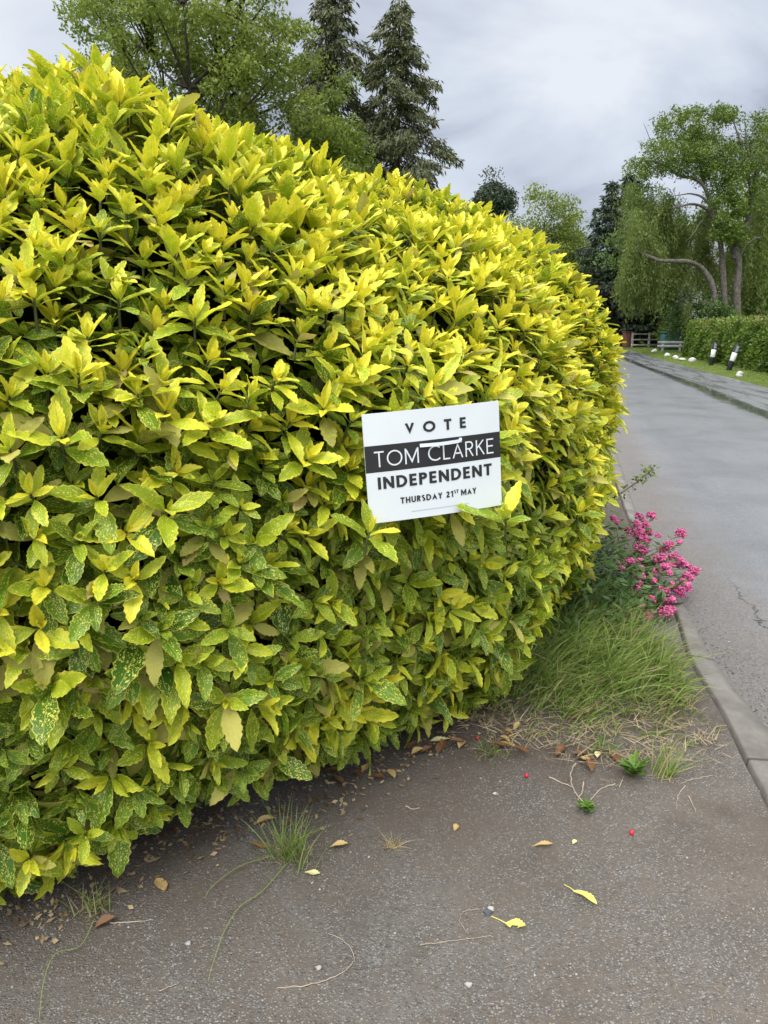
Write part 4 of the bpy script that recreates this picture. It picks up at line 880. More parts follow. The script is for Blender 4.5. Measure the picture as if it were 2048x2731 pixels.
# telegraph pole
b = base_of(1593, 70); root = thing('wooden_pole', tuple(b), 'bare grey wooden pole standing among the dark trees', 'pole'); g = Geo(); tube(g, [b + np.array([0, 0, -.2]), b + np.array([0, 0, 3]), b + np.array([.03, 0, height(700, 70) - b[2]])], [.17, .15, .12], 10); g.build('shaft', MAT['grey_bark'], root)
g = Geo(); t_ = b + np.array([.03, 0, height(704, 70) - b[2]]); addbox(g, tuple(t_), (.30, .30, .07), 0, .02); g.build('cap', MAT['dark_bark'], root)
# house behind the willow
def gable(root, cx, cy, w, d, hw, hr, wall, roof, yaw=0.0, zb=0.0, over=.35):
    g = Geo(); c, s = math.cos(yaw), math.sin(yaw); T = lambda P: np.array([(cx + x * c - y * s, cy + x * s + y * c, zb + z) for x, y, z in P])
    P = [(-w / 2, -d / 2, 0), (w / 2, -d / 2, 0), (w / 2, d / 2, 0), (-w / 2, d / 2, 0), (-w / 2, -d / 2, hw), (w / 2, -d / 2, hw), (w / 2, d / 2, hw), (-w / 2, d / 2, hw), (-w / 2, 0, hr - .1), (w / 2, 0, hr - .1)]
    g.add(T(P), [[0, 1, 5, 4], [2, 3, 7, 6]]); g.add(T([P[i] for i in (0, 4, 8, 7, 3)]), [[0, 1, 2, 3, 4]]); g.add(T([P[i] for i in (1, 2, 6, 9, 5)]), [[0, 1, 2, 3, 4]]); g.build('wall', wall, root, smoothed=False)
    g = Geo(); W2 = w / 2 + over; sl = (hr - hw) / (d / 2); e = d / 2 + over; ze = hw - over * sl
    for sg in (-1, 1):
        top = [(-W2, sg * e, ze), (W2, sg * e, ze), (W2, 0, hr), (-W2, 0, hr)]; bot = [(x, y, z - .14) for x, y, z in top]; g.add(T(top + bot), [[0, 1, 2, 3], [7, 6, 5, 4], [0, 4, 5, 1], [1, 5, 6, 2], [3, 2, 6, 7], [0, 3, 7, 4]] if sg < 0 else [[3, 2, 1, 0], [4, 5, 6, 7], [1, 5, 4, 0], [2, 6, 5, 1], [7, 6, 2, 3], [4, 7, 3, 0]])
    rf = g.build('roof', roof, root, smoothed=False); return T, rf
def mat_tiles(name, c1, c2, sc=3.0):
    m = M(name); p = m.obj(); s_ = m.n('ShaderNodeSeparateXYZ'); m.put(p, s_.inputs[0]); co = m.n('ShaderNodeCombineXYZ'); m.put(s_.outputs[0], co.inputs[0]); m.put(m.math('MULTIPLY', s_.outputs[2], 1.6), co.inputs[1])
    bt = m.n('ShaderNodeTexBrick'); m.put(co.outputs[0], bt.inputs['Vector']); bt.inputs['Scale'].default_value = sc; bt.inputs['Color1'].default_value = c1 + (1,); bt.inputs['Color2'].default_value = c2 + (1,); bt.inputs['Mortar'].default_value = tuple(q * .45 for q in c1) + (1,); bt.inputs['Mortar Size'].default_value = .03
    return m.out(m.mix(m.noise(p, 2.0, 4), bt.outputs[0], c2), .7, .35)
MAT['slate'] = mat_tiles('grey_slate', (.16, .17, .19), (.22, .23, .25), 1.6); MAT['clay'] = mat_tiles('brown_tiles', (.16, .075, .055), (.22, .11, .08), 2.6); MAT['render'] = plain('white_render', (.60, .60, .58), .8, .12, 1.5)
MAT['glass'] = plain('dark_glass', (.03, .035, .04), .08, .2, 1, .6)
b = base_of(1868, 58); root = thing('white_house', (float(b[0]), 58, float(b[2])), 'white house with a grey slate roof glimpsed through the willow', 'house'); hr = height(640, 58) - b[2]; hw = height(705, 58) - b[2]
T, rf = gable(root, b[0], 58, 3.0, 5.0, hw, hr, MAT['render'], MAT['slate'], .12, b[2])
for xw, zw in ((-1.1, hw * .72), (1.0, hw * .72), (-1.1, hw * .3), (1.0, hw * .3)):
    q = T([(xw, -2.53, zw)])[0]; g = Geo(); addbox(g, tuple(q), (.9, .06, 1.0), .12, .01); fr = g.build('window', MAT['white_paint'], root); q = T([(xw, -2.57, zw)])[0]; g = Geo(); addbox(g, tuple(q), (.74, .03, .84), .12, .0); g.build('pane', MAT['glass'], fr)
q = T([(.9, 0, hr + .25)])[0]; g = Geo(); addbox(g, tuple(q), (.6, .5, .9), .12, .02); g.build('chimney', MAT['brick'], rf)
b = base_of(2060, 38); root = thing('tiled_shed', (float(b[0]), 38, 0), 'low shed roof of brown tiles peeping over the hedge at the right edge', 'shed'); gable(root, b[0] + .5, 38.4, 3.0, 3.0, 1.5, height(842, 38), MAT['brick'], MAT['clay'], .25, 0, .12)
# ------------------------------------------------------------------ grass and litter round the shrub's foot
def mat_grass(name, dark, light, tipc):
    m = M(name); v, a = m.attr('var'); c = m.mix(a[0], dark, light); c = m.mix(m.math('MULTIPLY', m.math('POWER', a[1], 2.0), .55), c, tipc); c = m.mix(a[2], c, (.40, .31, .17)); return m.out(c, .5, .3, None, 0, .3)
MAT['grass'] = mat_grass('long_grass', (.085, .17, .024), (.24, .36, .055), (.40, .43, .16)); MAT['far_grass'] = mat_grass('verge_grass', (.10, .17, .025), (.19, .28, .04), (.22, .26, .05))
MAT['straw'] = plain('dry_straw', (.42, .33, .21), .8, .45, 20, .2); MAT['twig'] = plain('pale_twig', (.46, .38, .29), .75, .35, 25, .2)
def kerb_x(y): return np.interp(y, kin[:40, 1], kin[:40, 0])
def foot(x, y): return None
rs = np.random.default_rng(81)
def in_px_poly(P, poly):                          # ground points inside an outline laid on the ground
    poly = np.array(poly); ins = np.zeros(len(P), bool); j = len(poly) - 1
    for i in range(len(poly)):
        (x1, y1), (x2, y2) = poly[i], poly[j]; c = ((y1 > P[:, 1]) != (y2 > P[:, 1])) & (P[:, 0] < (x2 - x1) * (P[:, 1] - y1) / (y2 - y1 + 1e-12) + x1); ins ^= c; j = i
    return ins
GP = [(.30, 2.86), (.50, 2.66), (.78, 2.52), (1.05, 2.53), (1.28, 2.62), (1.46, 2.72), (1.50, 3.0), (1.52, 3.4), (1.62, 3.8), (1.5, 4.15), (1.15, 4.25), (.9, 4.1), (.55, 3.4)]
def grass_patch():
    n = 44000; P = np.column_stack([.1 + 1.8 * rs.random(n), 2.4 + 2.9 * rs.random(n)]); P = P[in_px_poly(P, GP) & (P[:, 0] < kerb_x(P[:, 1]) + .02)]
    fr = smooth(P[:, 1] - np.interp(P[:, 0], [.3, .5, .78, 1.05, 1.3, 1.5], [2.86, 2.66, 2.52, 2.53, 2.64, 2.9]), .05, .60)
    tuft = .5 + .5 * np.sin(P[:, 0] * 19 + 2 * np.sin(P[:, 1] * 13)) * np.sin(P[:, 1] * 17 + P[:, 0] * 5)
    keep = rs.random(len(fr)) < (.25 + .75 * fr) * (.28 + .72 * tuft); P, fr, tuft = P[keep], fr[keep], tuft[keep]
    N = len(P); L = (.06 + .20 * fr) * (.45 + .9 * rs.random(N)); L *= np.where(P[:, 0] > 1.5, .8, 1)
    az = rs.normal(size=N) * 1.1 - .75 + .5 * np.sin(P[:, 0] * 5 + P[:, 1] * 4); d = np.stack([np.cos(az), np.sin(az), np.zeros(N)], 1)
    a = np.stack([np.clip(rs.random(N) * .6 + .4 * tuft, 0, 1), np.zeros(N), (rs.random(N) < .10 + .50 * (1 - fr) ** 1.5) * (.5 + .5 * rs.random(N))], 1)
    g = Geo(); up = nrm(np.stack([.25 + .25 * rs.normal(size=N), -.15 + .25 * rs.normal(size=N), np.ones(N)], 1))
    blades(g, np.column_stack([P, np.full(N, -.005)]), d, up, L,   .0036 + .0060 * rs.random(N) ** 1.6, a, .35 + 1.45 * rs.random(N) + .4 * (1 - fr), 4)
    tag(g.build('long_grass', MAT['grass']), kind='stuff')
    # matted dry stalks along the front edge and under the shrub
    n = 5200; P = np.column_stack([.05 + 1.45 * rs.random(n), 2.3 + 1.2 * rs.random(n)]); ed = np.interp(P[:, 0], [.05, .3, .5, .78, 1.05, 1.3, 1.5], [2.75, 2.80, 2.62, 2.47, 2.48, 2.60, 2.85]); dy = P[:, 1] - ed
    k = (rs.random(n) < np.exp(-np.clip(dy - .04, 0, 9) / .22) * np.where(dy > -.03, 1, np.exp(dy / .035))) & (P[:, 0] < kerb_x(P[:, 1]) - .03); P = P[k]; N = len(P)
    g = Geo(); az = rs.random(N) * 6.28; d = np.stack([np.cos(az), np.sin(az), np.zeros(N)], 1); up = nrm(d * 1.0 + np.stack([np.zeros(N), np.zeros(N), .25 + .3 * rs.random(N)], 1))
    blades(g, np.column_stack([P, .002 + .035 * rs.random(N)]), d, up, .04 + .09 * rs.random(N), .0022 + .002 * rs.random(N), np.stack([rs.random(N), np.zeros(N), np.ones(N)], 1), rs.random(N) * 1.4, 3)
    tag(g.build('dry_stalks', MAT['straw']), kind='stuff')
grass_patch()
def litter():
    n = 900; y = 1.0 + 2.4 * rs.random(n); x = (rs.random(n) * 1.5 - .75) * (y + .35); k = x < kerb_x(y) - .02; P = np.column_stack([x, y])[k]; N = len(P); az = rs.random(N) * 6.28; d = np.stack([np.cos(az), np.sin(az), 0 * az], 1); g = Geo()
    blades(g, np.column_stack([P, np.full(N, .003)]), d, nrm(d + np.array([0, 0, .10])), .008 + .026 * rs.random(N) ** 2, np.full(N, .0022), np.zeros((N, 3)), .6 * rs.random(N), 2)
    T = 3.4 + rs.random(1600) * 2.4; F, nn, _ = shrub_surf(T, np.full(1600, .02), .0); F = F + nn * (rs.normal(size=(1600, 1)) * .10 - .02); F[:, 2] = .003 + .006 * rs.random(1600); az = rs.random(1600) * 6.28
    kites(g, F, np.stack([np.cos(az), np.sin(az), .1 * rs.normal(size=1600)], 1), np.array([0, 0, 1.]) + rs.normal(size=(1600, 3)) * .3, .012 + .02 * rs.random(1600), .009 + .006 * rs.random(1600), np.zeros((1600, 3)))
    m = M('brown_crumbs'); p = m.obj(); MAT['crumbs'] = m.out(m.mix(m.step(m.noise(p, 9.0, 3), .4, .6), (.12, .07, .035), (.36, .27, .15)), .85, .2)
    tag(g.build('plant_litter', MAT['crumbs']), kind='stuff')
litter()
def verge_blades():
    k = np.where((vo[:, 1] > 11) & (vo[:, 1] < 75))[0]; n = 26000; i = rs.choice(k[:-1], n); f = rs.random(n); u = rs.random(n) ** .9
    a_ = far[i] * (1 - f[:, None]) + far[i + 1] * f[:, None]; b_ = vo[i] * (1 - f[:, None]) + vo[i + 1] * f[:, None]; P = a_ * (1 - u[:, None]) + b_ * u[:, None]
    L = (.05 + .10 * rs.random(n)) * (.5 + .8 * u); az = rs.random(n) * 6.28; g = Geo()
    blades(g, np.column_stack([P, .03 * np.minimum(u * 5, 1)]), np.stack([np.cos(az), np.sin(az), 0 * az], 1), np.tile([0, 0, 1.], (n, 1)), L, .012 + .01 * rs.random(n), np.stack([rs.random(n), 0 * u, (rs.random(n) < .05) * .6], 1), .4 + .8 * rs.random(n), 2)
    tag(g.build('verge_grass', MAT['far_grass']), kind='stuff')
verge_blades()

# loose gravel over the driveway and along the kerb: thousands of chips
def chips(name, P, r, mat, z=0.0):
    N = len(P); base = np.array([(1, 0, 0), (-1, 0, 0), (0, 1, 0), (0, -1, 0), (0, 0, 1), (0, 0, -1), ], float)
    v = base[None] * r[:, None, None] * (.6 + .7 * rs.random((N, 6, 1))) * np.array([1, 1, .62]); v = v + rs.normal(size=v.shape) * r[:, None, None] * .22; an = rs.random(N) * 6.28; c, s = np.cos(an)[:, None], np.sin(an)[:, None]
    x, y = v[..., 0] * c - v[..., 1] * s, v[..., 0] * s + v[..., 1] * c; v = np.stack([x + P[:, 0:1], y + P[:, 1:2], v[..., 2] + P[:, 2:3] + r[:, None] * .25], -1)
    f = np.array([(0, 2, 4), (2, 1, 4), (1, 3, 4), (3, 0, 4), (2, 0, 5), (1, 2, 5), (3, 1, 5), (0, 3, 5)]); ff = (f[None] + (np.arange(N) * 6)[:, None, None]).reshape(-1, 3)
    g = Geo(); g.add(v.reshape(-1, 3), ff, np.repeat(np.stack([rs.random(N), rs.random(N), np.zeros(N)], 1), 6, 0)); o = g.build(name, mat, smoothed=False); return tag(o, kind='stuff')
def mat_chips():
    m = M('stone_chips'); v, a = m.attr('var'); c = m.mix(m.step(a[0], .0, .75), (.075, .072, .070), (.22, .208, .190)); c = m.mix(m.step(a[0], .92, .98), c, (.38, .36, .31)); c = m.mix(m.math('MULTIPLY', m.step(a[1], .7, .9), .6), c, (.17, .12, .085)); return m.out(c, .75, .35)
MAT['chips'] = mat_chips()
n = 60000; y = .85 + 2.9 * rs.random(n) ** 1.5; x = -1.5 + 3.3 * rs.random(n) if False else (rs.random(n) * 1.5 - .75) * (y + .35) * 1.02; dens = .35 + .75 * np.sin(x * 4.1 + 1.2 * np.sin(y * 3.1)) * np.sin(y * 5.3 + x * 2.0)
k = (rs.random(n) < np.clip(dens, .10, 1)) & (x < kerb_x(y) - .012); x, y = x[k], y[k]; r = .0016 + .0026 * rs.random(len(x)) ** 2.5 + (rs.random(len(x)) < .012) * .003
chips('gravel', np.column_stack([x, y, 0 * x]), r, MAT['chips'])
n = 5200; t_ = rs.random(n); yk = 1.9 + 9.0 * t_ ** 1.3; xk = np.interp(yk, kout[:60, 1], kout[:60, 0]) + np.abs(rs.normal(size=n)) * .14 + .005; chips('road_grit', np.column_stack([xk, yk, np.full(n, -.022)]), .002 + .004 * rs.random(n) ** 2, MAT['chips'])
for k, (px, py, r_, mt, lab) in enumerate([(1300, 2437, .011, (.09, .10, .11), 'dark grey angular pebble left of the torn yellow leaf'), (1309, 2427, .008, (.46, .44, .38), 'cream pebble touching the dark grey angular one'), (503, 2518, .008, (.36, .35, .33), 'pale pebble in the gravel below the shrub, lower left'), (850, 2585, .008, (.40, .38, .35), 'white pebble inside the bend of the long pale stalk'), (1320, 2119, .007, (.50, .46, .40), 'white pebble on the bare soil left of the curved twig'), (1250, 2629, .008, (.40, .39, .36), 'lone white pebble low on the driveway')]):
    b = gnd(px, py); g = Geo(); blob(g, b + np.array([0, 0, r_ * .5]), r_, None, .35, 200 + k, (1.1, .9, .75), 6, 8); tag(g.build('pebble', plain('pebble_stone', mt, .7, .2, 60), None, tuple(b), smoothed=k != 0), lab, 'pebble', 'pebbles on the driveway')

# ------------------------------------------------------------------ fallen leaves, berries, twigs
def mat_fallen(name, c1, c2, spot):
    m = M(name); uv, u = m.attr('leaf_uv'); p = m.obj(); c = m.mix(m.noise(p, 40.0, 4), c1, c2); c = m.mix(m.step(m.noise(p, 55.0, 4), .58, .68), c, spot); c = m.mix(m.math('MULTIPLY', m.step(m.math('ABSOLUTE', u[0]), .08, .03), .5), c, c1)
    return m.out(c, .6, .3, m.bump(m.noise(p, 120.0, 3), .3, .002), 0, .12)
MAT['fl_yellow'] = mat_fallen('fallen_yellow', (.70, .66, .14), (.78, .72, .20), (.74, .68, .16)); MAT['fl_cream'] = mat_fallen('fallen_cream', (.66, .60, .28), (.72, .66, .34), (.66, .58, .24)); MAT['fl_tan'] = mat_fallen('fallen_tan', (.40, .27, .10), (.55, .41, .18), (.16, .075, .03)); MAT['fl_brown'] = mat_fallen('fallen_brown', (.13, .065, .030), (.24, .125, .055), (.05, .025, .015))
def fallen(px, py, ang, L, wd, mt, label, group=None, curl=.1, fold=.3, z=.004, notch=False, stalk=0.0):
    b = gnd(px, py); o = np.array([b]) + np.array([0, 0, z]); a = math.radians(ang); d = np.array([[math.cos(a), math.sin(a), .05]]); Lh = L
    o = o - d * L * .5
    U, V, Wg, f = FINE; P = leaf_points(o, d, np.array([[.1, .05, 1.]]), np.array([L]), np.array([wd]), np.array([-curl * .35]), np.array([fold]), FINE, np.array([[rs.random() * 6, rs.normal() * 1.4]]))
    P[..., 2] = np.maximum(P[..., 2], .0015 + .001 * rs.random())
    f2 = f
    if notch:                                     # a torn leaf: a bite out of one side
        cu, cv = U[f].mean(1), V[f].mean(1); f2 = f[~((cu > -.05) & (cv > .42) & (cv < .70))]
    g = Geo(); g.add(P[0], f2, (0, .5, 0))
    if stalk: s = o[0] - d[0] * 0; tube(g, [s + d[0] * .012, s - d[0] * stalk * .5 + np.array([.002, .003, .002]), s - d[0] * stalk + np.array([-.004, .010, .001])], [.0016, .0013, .0012], 5, (0, .5, 0))
    ob = g.build('fallen_leaf', MAT[mt], None, tuple(b)); n = len(ob.data.vertices); at = ob.data.attributes.new('leaf_uv', 'FLOAT_VECTOR', 'POINT'); uvv = np.zeros((n, 3), np.float32); uvv[:len(U), 0] = U; uvv[:len(U), 1] = V; uvv[len(U):, 0] = .5; at.data.foreach_set('vector', uvv.ravel()); return tag(ob, label, 'leaf', group)
fallen(1563, 2396, -42, .083, .026, 'fl_yellow', 'narrow bright yellow leaf lying whole on the driveway', None, .2, .8, stalk=.022)
fallen(1372, 2474, -28, .062, .040, 'fl_yellow', 'torn bright yellow leaf with a bite out of it on the driveway', None, .6, .3, notch=True, stalk=.03)
fallen(834, 2331, -12, .050, .022, 'fl_cream', 'small clean cream leaf lying below the grass tuft', None, .1, .3)
fallen(428, 2362, -52, .075, .034, 'fl_tan', 'brown and gold leaf at the shrub edge above the lone stick', None, .1, .3)
fallen(1448, 2258, 2, .068, .016, 'fl_tan', 'curled tan leaf between the two red berries and the yellow leaves', None, .3, 1.2)
fallen(1216, 2212, 60, .030, .020, 'fl_tan', 'tiny crumpled tan leaf alone on the bare soil', None, .4, .9)
fallen(1532, 2249, 40, .022, .014, 'fl_cream', 'tiny pale leaf scrap right of the curled tan leaf', None, .2, .6)
fallen(905, 2264, 8, .060, .022, 'fl_tan', 'orange tan leaf caught in the dry roots of the grass tuft', None, .3, .9, z=.012)
fallen(705, 2195, 25, .060, .028, 'fl_tan', 'folded tan leaf tucked under the shrub left of the grass tuft', None, .4, .9, z=.008)
fallen(690, 2262, 170, .060, .028, 'fl_brown', 'dark brown leaf beside the grass tuft', None, .2, .5)
fallen(280, 2470, 30, .060, .026, 'fl_brown', 'rolled brown leaf with a yellow tip at the dry grass roots', None, .6, 1.2, z=.006)
fallen(1170, 1980, 4, .095, .030, 'fl_cream', 'long straw coloured leaf at the shrub foot beside the bare soil', None, .15, .6, z=.006)
fallen(1228, 1993, 70, .045, .035, 'fl_tan', 'gold cupped leaf standing on edge at the shrub foot', None, .5, 1.0, z=.01)
fallen(1385, 2020, -48, .085, .028, 'fl_brown', 'long rust brown leaf in the dry stalks left of the weed', None, .2, .8, z=.03)
fallen(1345, 1990, -60, .070, .024, 'fl_tan', 'orange brown leaf in the dry stalks beside the long rust one', None, .2, .8, z=.03)
fallen(1590, 2025, 80, .040, .022, 'fl_cream', 'pale yellow leaf scrap among dark leaves under the green weed', None, .2, .6, z=.02)
for k in range(26):                               # dead leaves drifted under the shrub's edge, nothing tells them apart
    q = [(1090 + 150 * rs.random(), 1985 + 40 * rs.random()), (860 + 190 * rs.random(), 2040 + 45 * rs.random()), (1480 + 180 * rs.random(), 2010 + 50 * rs.random()), (1270 + 120 * rs.random(), 1950 + 60 * rs.random())][k % 4]
    fallen(q[0], q[1], rs.random() * 360, .05 + .035 * rs.random(), .022 + .012 * rs.random(), 'fl_brown' if rs.random() < .65 else 'fl_tan', 'dead brown leaf drifted along the foot of the shrub', 'dead leaves under the shrub edge', .5 * rs.random(), .3 + .8 * rs.random(), z=.004 + .02 * rs.random())
m = M('red_berry'); MAT['berry'] = m.out(m.mix(m.noise(m.obj(), 60.0, 3), (.50, .012, .03), (.62, .03, .06)), .25, .5)
for px, py, r_, lab in ((1404, 2073, .0075, 'red berry on bare soil beside the dry stalks'), (1684, 2226, .0080, 'red berry alone on the open driveway'), (1273, 1972, .0065, 'red berry half hidden in litter at the shrub foot')):
    b = gnd(px, py); root = thing('berry', tuple(b), lab, 'berry', 'fallen red berries'); g = Geo(); blob(g, b + np.array([0, 0, r_ * .98]), r_, None, .02, 3, (1, 1, 1.12), 12, 16); g.build('fruit', MAT['berry'], root); g = Geo(); c = b + np.array([.3, -.6, .75]) * r_ + np.array([0, 0, r_ * .98]); blob(g, c, r_ * .18, None, .1, 4, (1, 1, 1), 5, 7); g.build('scar', MAT['dark_bark'], root)
def stick(pts, r0, r1, label, mt='twig', lift=.003, cat='twig', name='twig'):
    P = np.array([gnd(x, y) + np.array([0, 0, (q[0] if q else 0) + lift]) for x, y, *q in pts]); P = spline(P, 6); P[1:-1] += rs.normal(size=(len(P) - 2, 3)) * np.array([.0012, .0012, .0006]); g = Geo(); tube(g, P, np.linspace(r0, r1, len(P)), 6); tag(g.build(name, MAT[mt], None, tuple(P[0])), label, cat)
stick([(294, 2463), (340, 2462), (409, 2455)], .0020, .0011, 'straight pale stick beside the dry grass roots')
stick([(740, 2637), (830, 2628), (905, 2600), (944, 2565), (935, 2530), (905, 2505), (875, 2491)], .0014, .0007, 'long pale stalk bent into a hook on the gravel', cat='stalk', name='dry_stalk')
stick([(1465, 2075), (1500, 2090), (1530, 2102)], .0028, .0016, 'short pale twig left of the curved one')
stick([(1534, 2050, .02), (1520, 2085, .035), (1524, 2115, .03), (1545, 2140, .012), (1568, 2150)], .0026, .0018, 'curved white twig arching over the small green weed')
stick([(1555, 2097, .015), (1552, 2120, .01), (1540, 2136)], .0026, .0016, 'stubby white twig inside the curved one')
stick([(1640, 2092), (1600, 2108), (1575, 2135)], .0024, .0014, 'pale twig right of the curved one')
stick([(1816, 2091), (1860, 2077), (1900, 2070)], .0016, .0009, 'thin straw lying toward the kerb', cat='stalk', name='dry_stalk')
stick([(1827, 2097), (1808, 2125), (1804, 2160)], .0016, .0009, 'thin straw pointing down the driveway', cat='stalk', name='dry_stalk')
stick([(1836, 2125), (1848, 2150), (1856, 2168)], .0020, .0012, 'short bent straw nearest the kerb', cat='stalk', name='dry_stalk')
stick([(1083, 2150), (1098, 2160), (1120, 2157)], .0018, .0010, 'small curled twig on the dark soil below the laurel')
stick([(1120, 2523), (1200, 2512), (1310, 2498)], .0012, .0006, 'long faint straw left of the torn yellow leaf', cat='stalk', name='dry_stalk')
stick([(1278, 2427), (1240, 2432), (1226, 2460), (1250, 2492)], .0011, .0006, 'hair thin curved straw over the faint long one', cat='stalk', name='dry_stalk')
stick([(425, 2645), (470, 2628), (478, 2622)], .0014, .0008, 'short straw low on the gravel at the left', cat='stalk', name='dry_stalk')
def tuft(px, py, n, Ls, colr, label, spread=.03, dry=0.0, az=None, mt='grass', name='grass_tuft', wd=.003, droop=1.2, extra=None):
    b = gnd(px, py); root = thing(name, tuple(b), label, 'grass'); g = Geo(); P = b + np.column_stack([rs.normal(size=(n, 2)) * spread, np.full(n, -.003)]); q = rs.random(n) * 6.28 if az is None else az + rs.normal(size=n) * .5
    d = np.stack([np.cos(q), np.sin(q), 0 * q], 1); up = nrm(d * (.2 + .5 * rs.random((n, 1))) + np.array([0, 0, 1.])); a = np.stack([rs.random(n), 0 * q, (rs.random(n) < dry) * (.6 + .4 * rs.random(n))], 1)
    blades(g, P, d, up, Ls * (.4 + .8 * rs.random(n)), wd * (.6 + .7 * rs.random(n)), a, rs.random(n) * droop + .2, 5); g.build('blades', MAT[mt], root)
    m_ = 50; g = Geo(); q = rs.random(m_) * 6.28; d = np.stack([np.cos(q), np.sin(q), 0 * q], 1); blades(g, b + np.column_stack([rs.normal(size=(m_, 2)) * spread, np.full(m_, .001)]), d, nrm(d + np.array([0, 0, .35])), .03 + .05 * rs.random(m_), np.full(m_, .0022), np.stack([rs.random(m_), 0 * q, np.ones(m_)], 1), 1.4 * rs.random(m_), 3); g.build('dry_base', MAT['straw'], root)
    if extra:
        for pts in extra:
            g = Geo(); P = spline(np.array([gnd(x, y) + np.array([0, 0, z]) for x, y, z in pts]), 6); k = len(P); w = np.linspace(.0015, .0006, k)[:, None]; s = nrm(np.cross(np.gradient(P, axis=0), [0, 0, 1.])); v = np.stack([P - s * w, P + s * w], 1).reshape(-1, 3); i = np.arange(k - 1) * 2; aa = np.column_stack([np.full(2 * k, .8), np.repeat(np.linspace(0, 1, k), 2), np.full(2 * k, .15)]); g.add(v, np.stack([i, i + 1, i + 3, i + 2], 1), aa); g.build('runner_blade', MAT[mt], root)
tuft(775, 2285, 150, .17, 0, 'dark green grass tuft under the shrub overhang with a long runner', .032, .12, extra=[[(765, 2310, .01), (700, 2385, .012), (640, 2430, .015), (600, 2490, .012), (570, 2570, .008), (555, 2620, .004)], [(715, 2300, .02), (640, 2325, .02), (570, 2370, .012), (545, 2400, .005)]])
tuft(245, 2425, 46, .10, 0, 'small grass tuft with bare pinkish dry roots below the laurel', .022, .45, extra=[[(252, 2460, .01), (215, 2535, .015), (150, 2560, .02), (118, 2630, .015), (104, 2731, .006)], [(240, 2420, .03), (170, 2390, .05), (110, 2350, .06)]])
tuft(1048, 2256, 60, .035, 0, 'little dry straw coloured grass tuft alone on the driveway', .010, 1.0, droop=1.0, wd=.0026)
tuft(1310, 2005, 60, .16, 0, 'drooping grass tuft hanging over the bare soil at the laurel corner', .03, .2, az=-1.8, droop=2.0)
tuft(1765, 2068, 60, .17, 0, 'sprawling pale grass tuft beside the green weed near the kerb', .022, .35, az=.35, droop=1.1, wd=.004)
MAT['weed'] = leafmat('weed_leaf', (.06, .14, .02), (.15, .26, .035), .25, .45)
def lobed_leaf(g, o, d, n, L, wd, a):
    d = nrm(d); s = nrm(np.cross(d, n)); n = np.cross(s, d); v = [0, .12, .2, .3, .38, .5, .58, .7, .78, .9, 1]; w = [.12, .2, .55, .35, .8, .5, 1., .6, .75, .35, 0]
    P = []
    for a_, b_ in zip(v, w):
        z = n * L * (.25 * a_ - .35 * a_ * a_); P += [o + d * L * a_ + s * wd * b_ * .5 + z + n * .003, o + d * L * a_ + z, o + d * L * a_ - s * wd * b_ * .5 + z + n * .003]
    f = [[i * 3 + j, i * 3 + j + 1, i * 3 + j + 4, i * 3 + j + 3] for i in range(10) for j in range(2)]; g.add(P, f, a)
def weed(px, py, n, L, rise, label, name='leafy_weed', seed=0):
    q = np.random.default_rng(seed); b = gnd(px, py); root = thing(name, tuple(b), label, 'weed'); st = Geo(); g = Geo()
    for k in range(n):
        az = k * 2.4 + q.normal() * .4; d = np.array([math.cos(az), math.sin(az), rise * (.4 + .9 * q.random())]); o = b + np.array([math.cos(az), math.sin(az), 0]) * L * .2 * q.random() + np.array([0, 0, .01 + L * rise * .5 * q.random()]); lobed_leaf(g, o, d, np.array([0, 0, 1.]) + q.normal(size=3) * .3, L * (.6 + .6 * q.random()), L * .42, (q.random(), q.random(), 0)); tube(st, [b, (b + o) / 2 + np.array([0, 0, .004]), o], [.0022, .0018, .0014], 5)
    g.build('leaves', MAT['weed'], root); st.build('stems', MAT['stem'], root)
weed(1690, 2075, 26, .062, .9, 'upright lobed green weed in the dry stalks near the kerb', seed=3); weed(1563, 2165, 40, .028, .6, 'tiny cushion of green leaves on the driveway beneath the curved twig', 'cushion_weed', 4)
weed(1600, 2010, 7, .05, .6, 'low broad weed leaves shading dark litter', seed=9)

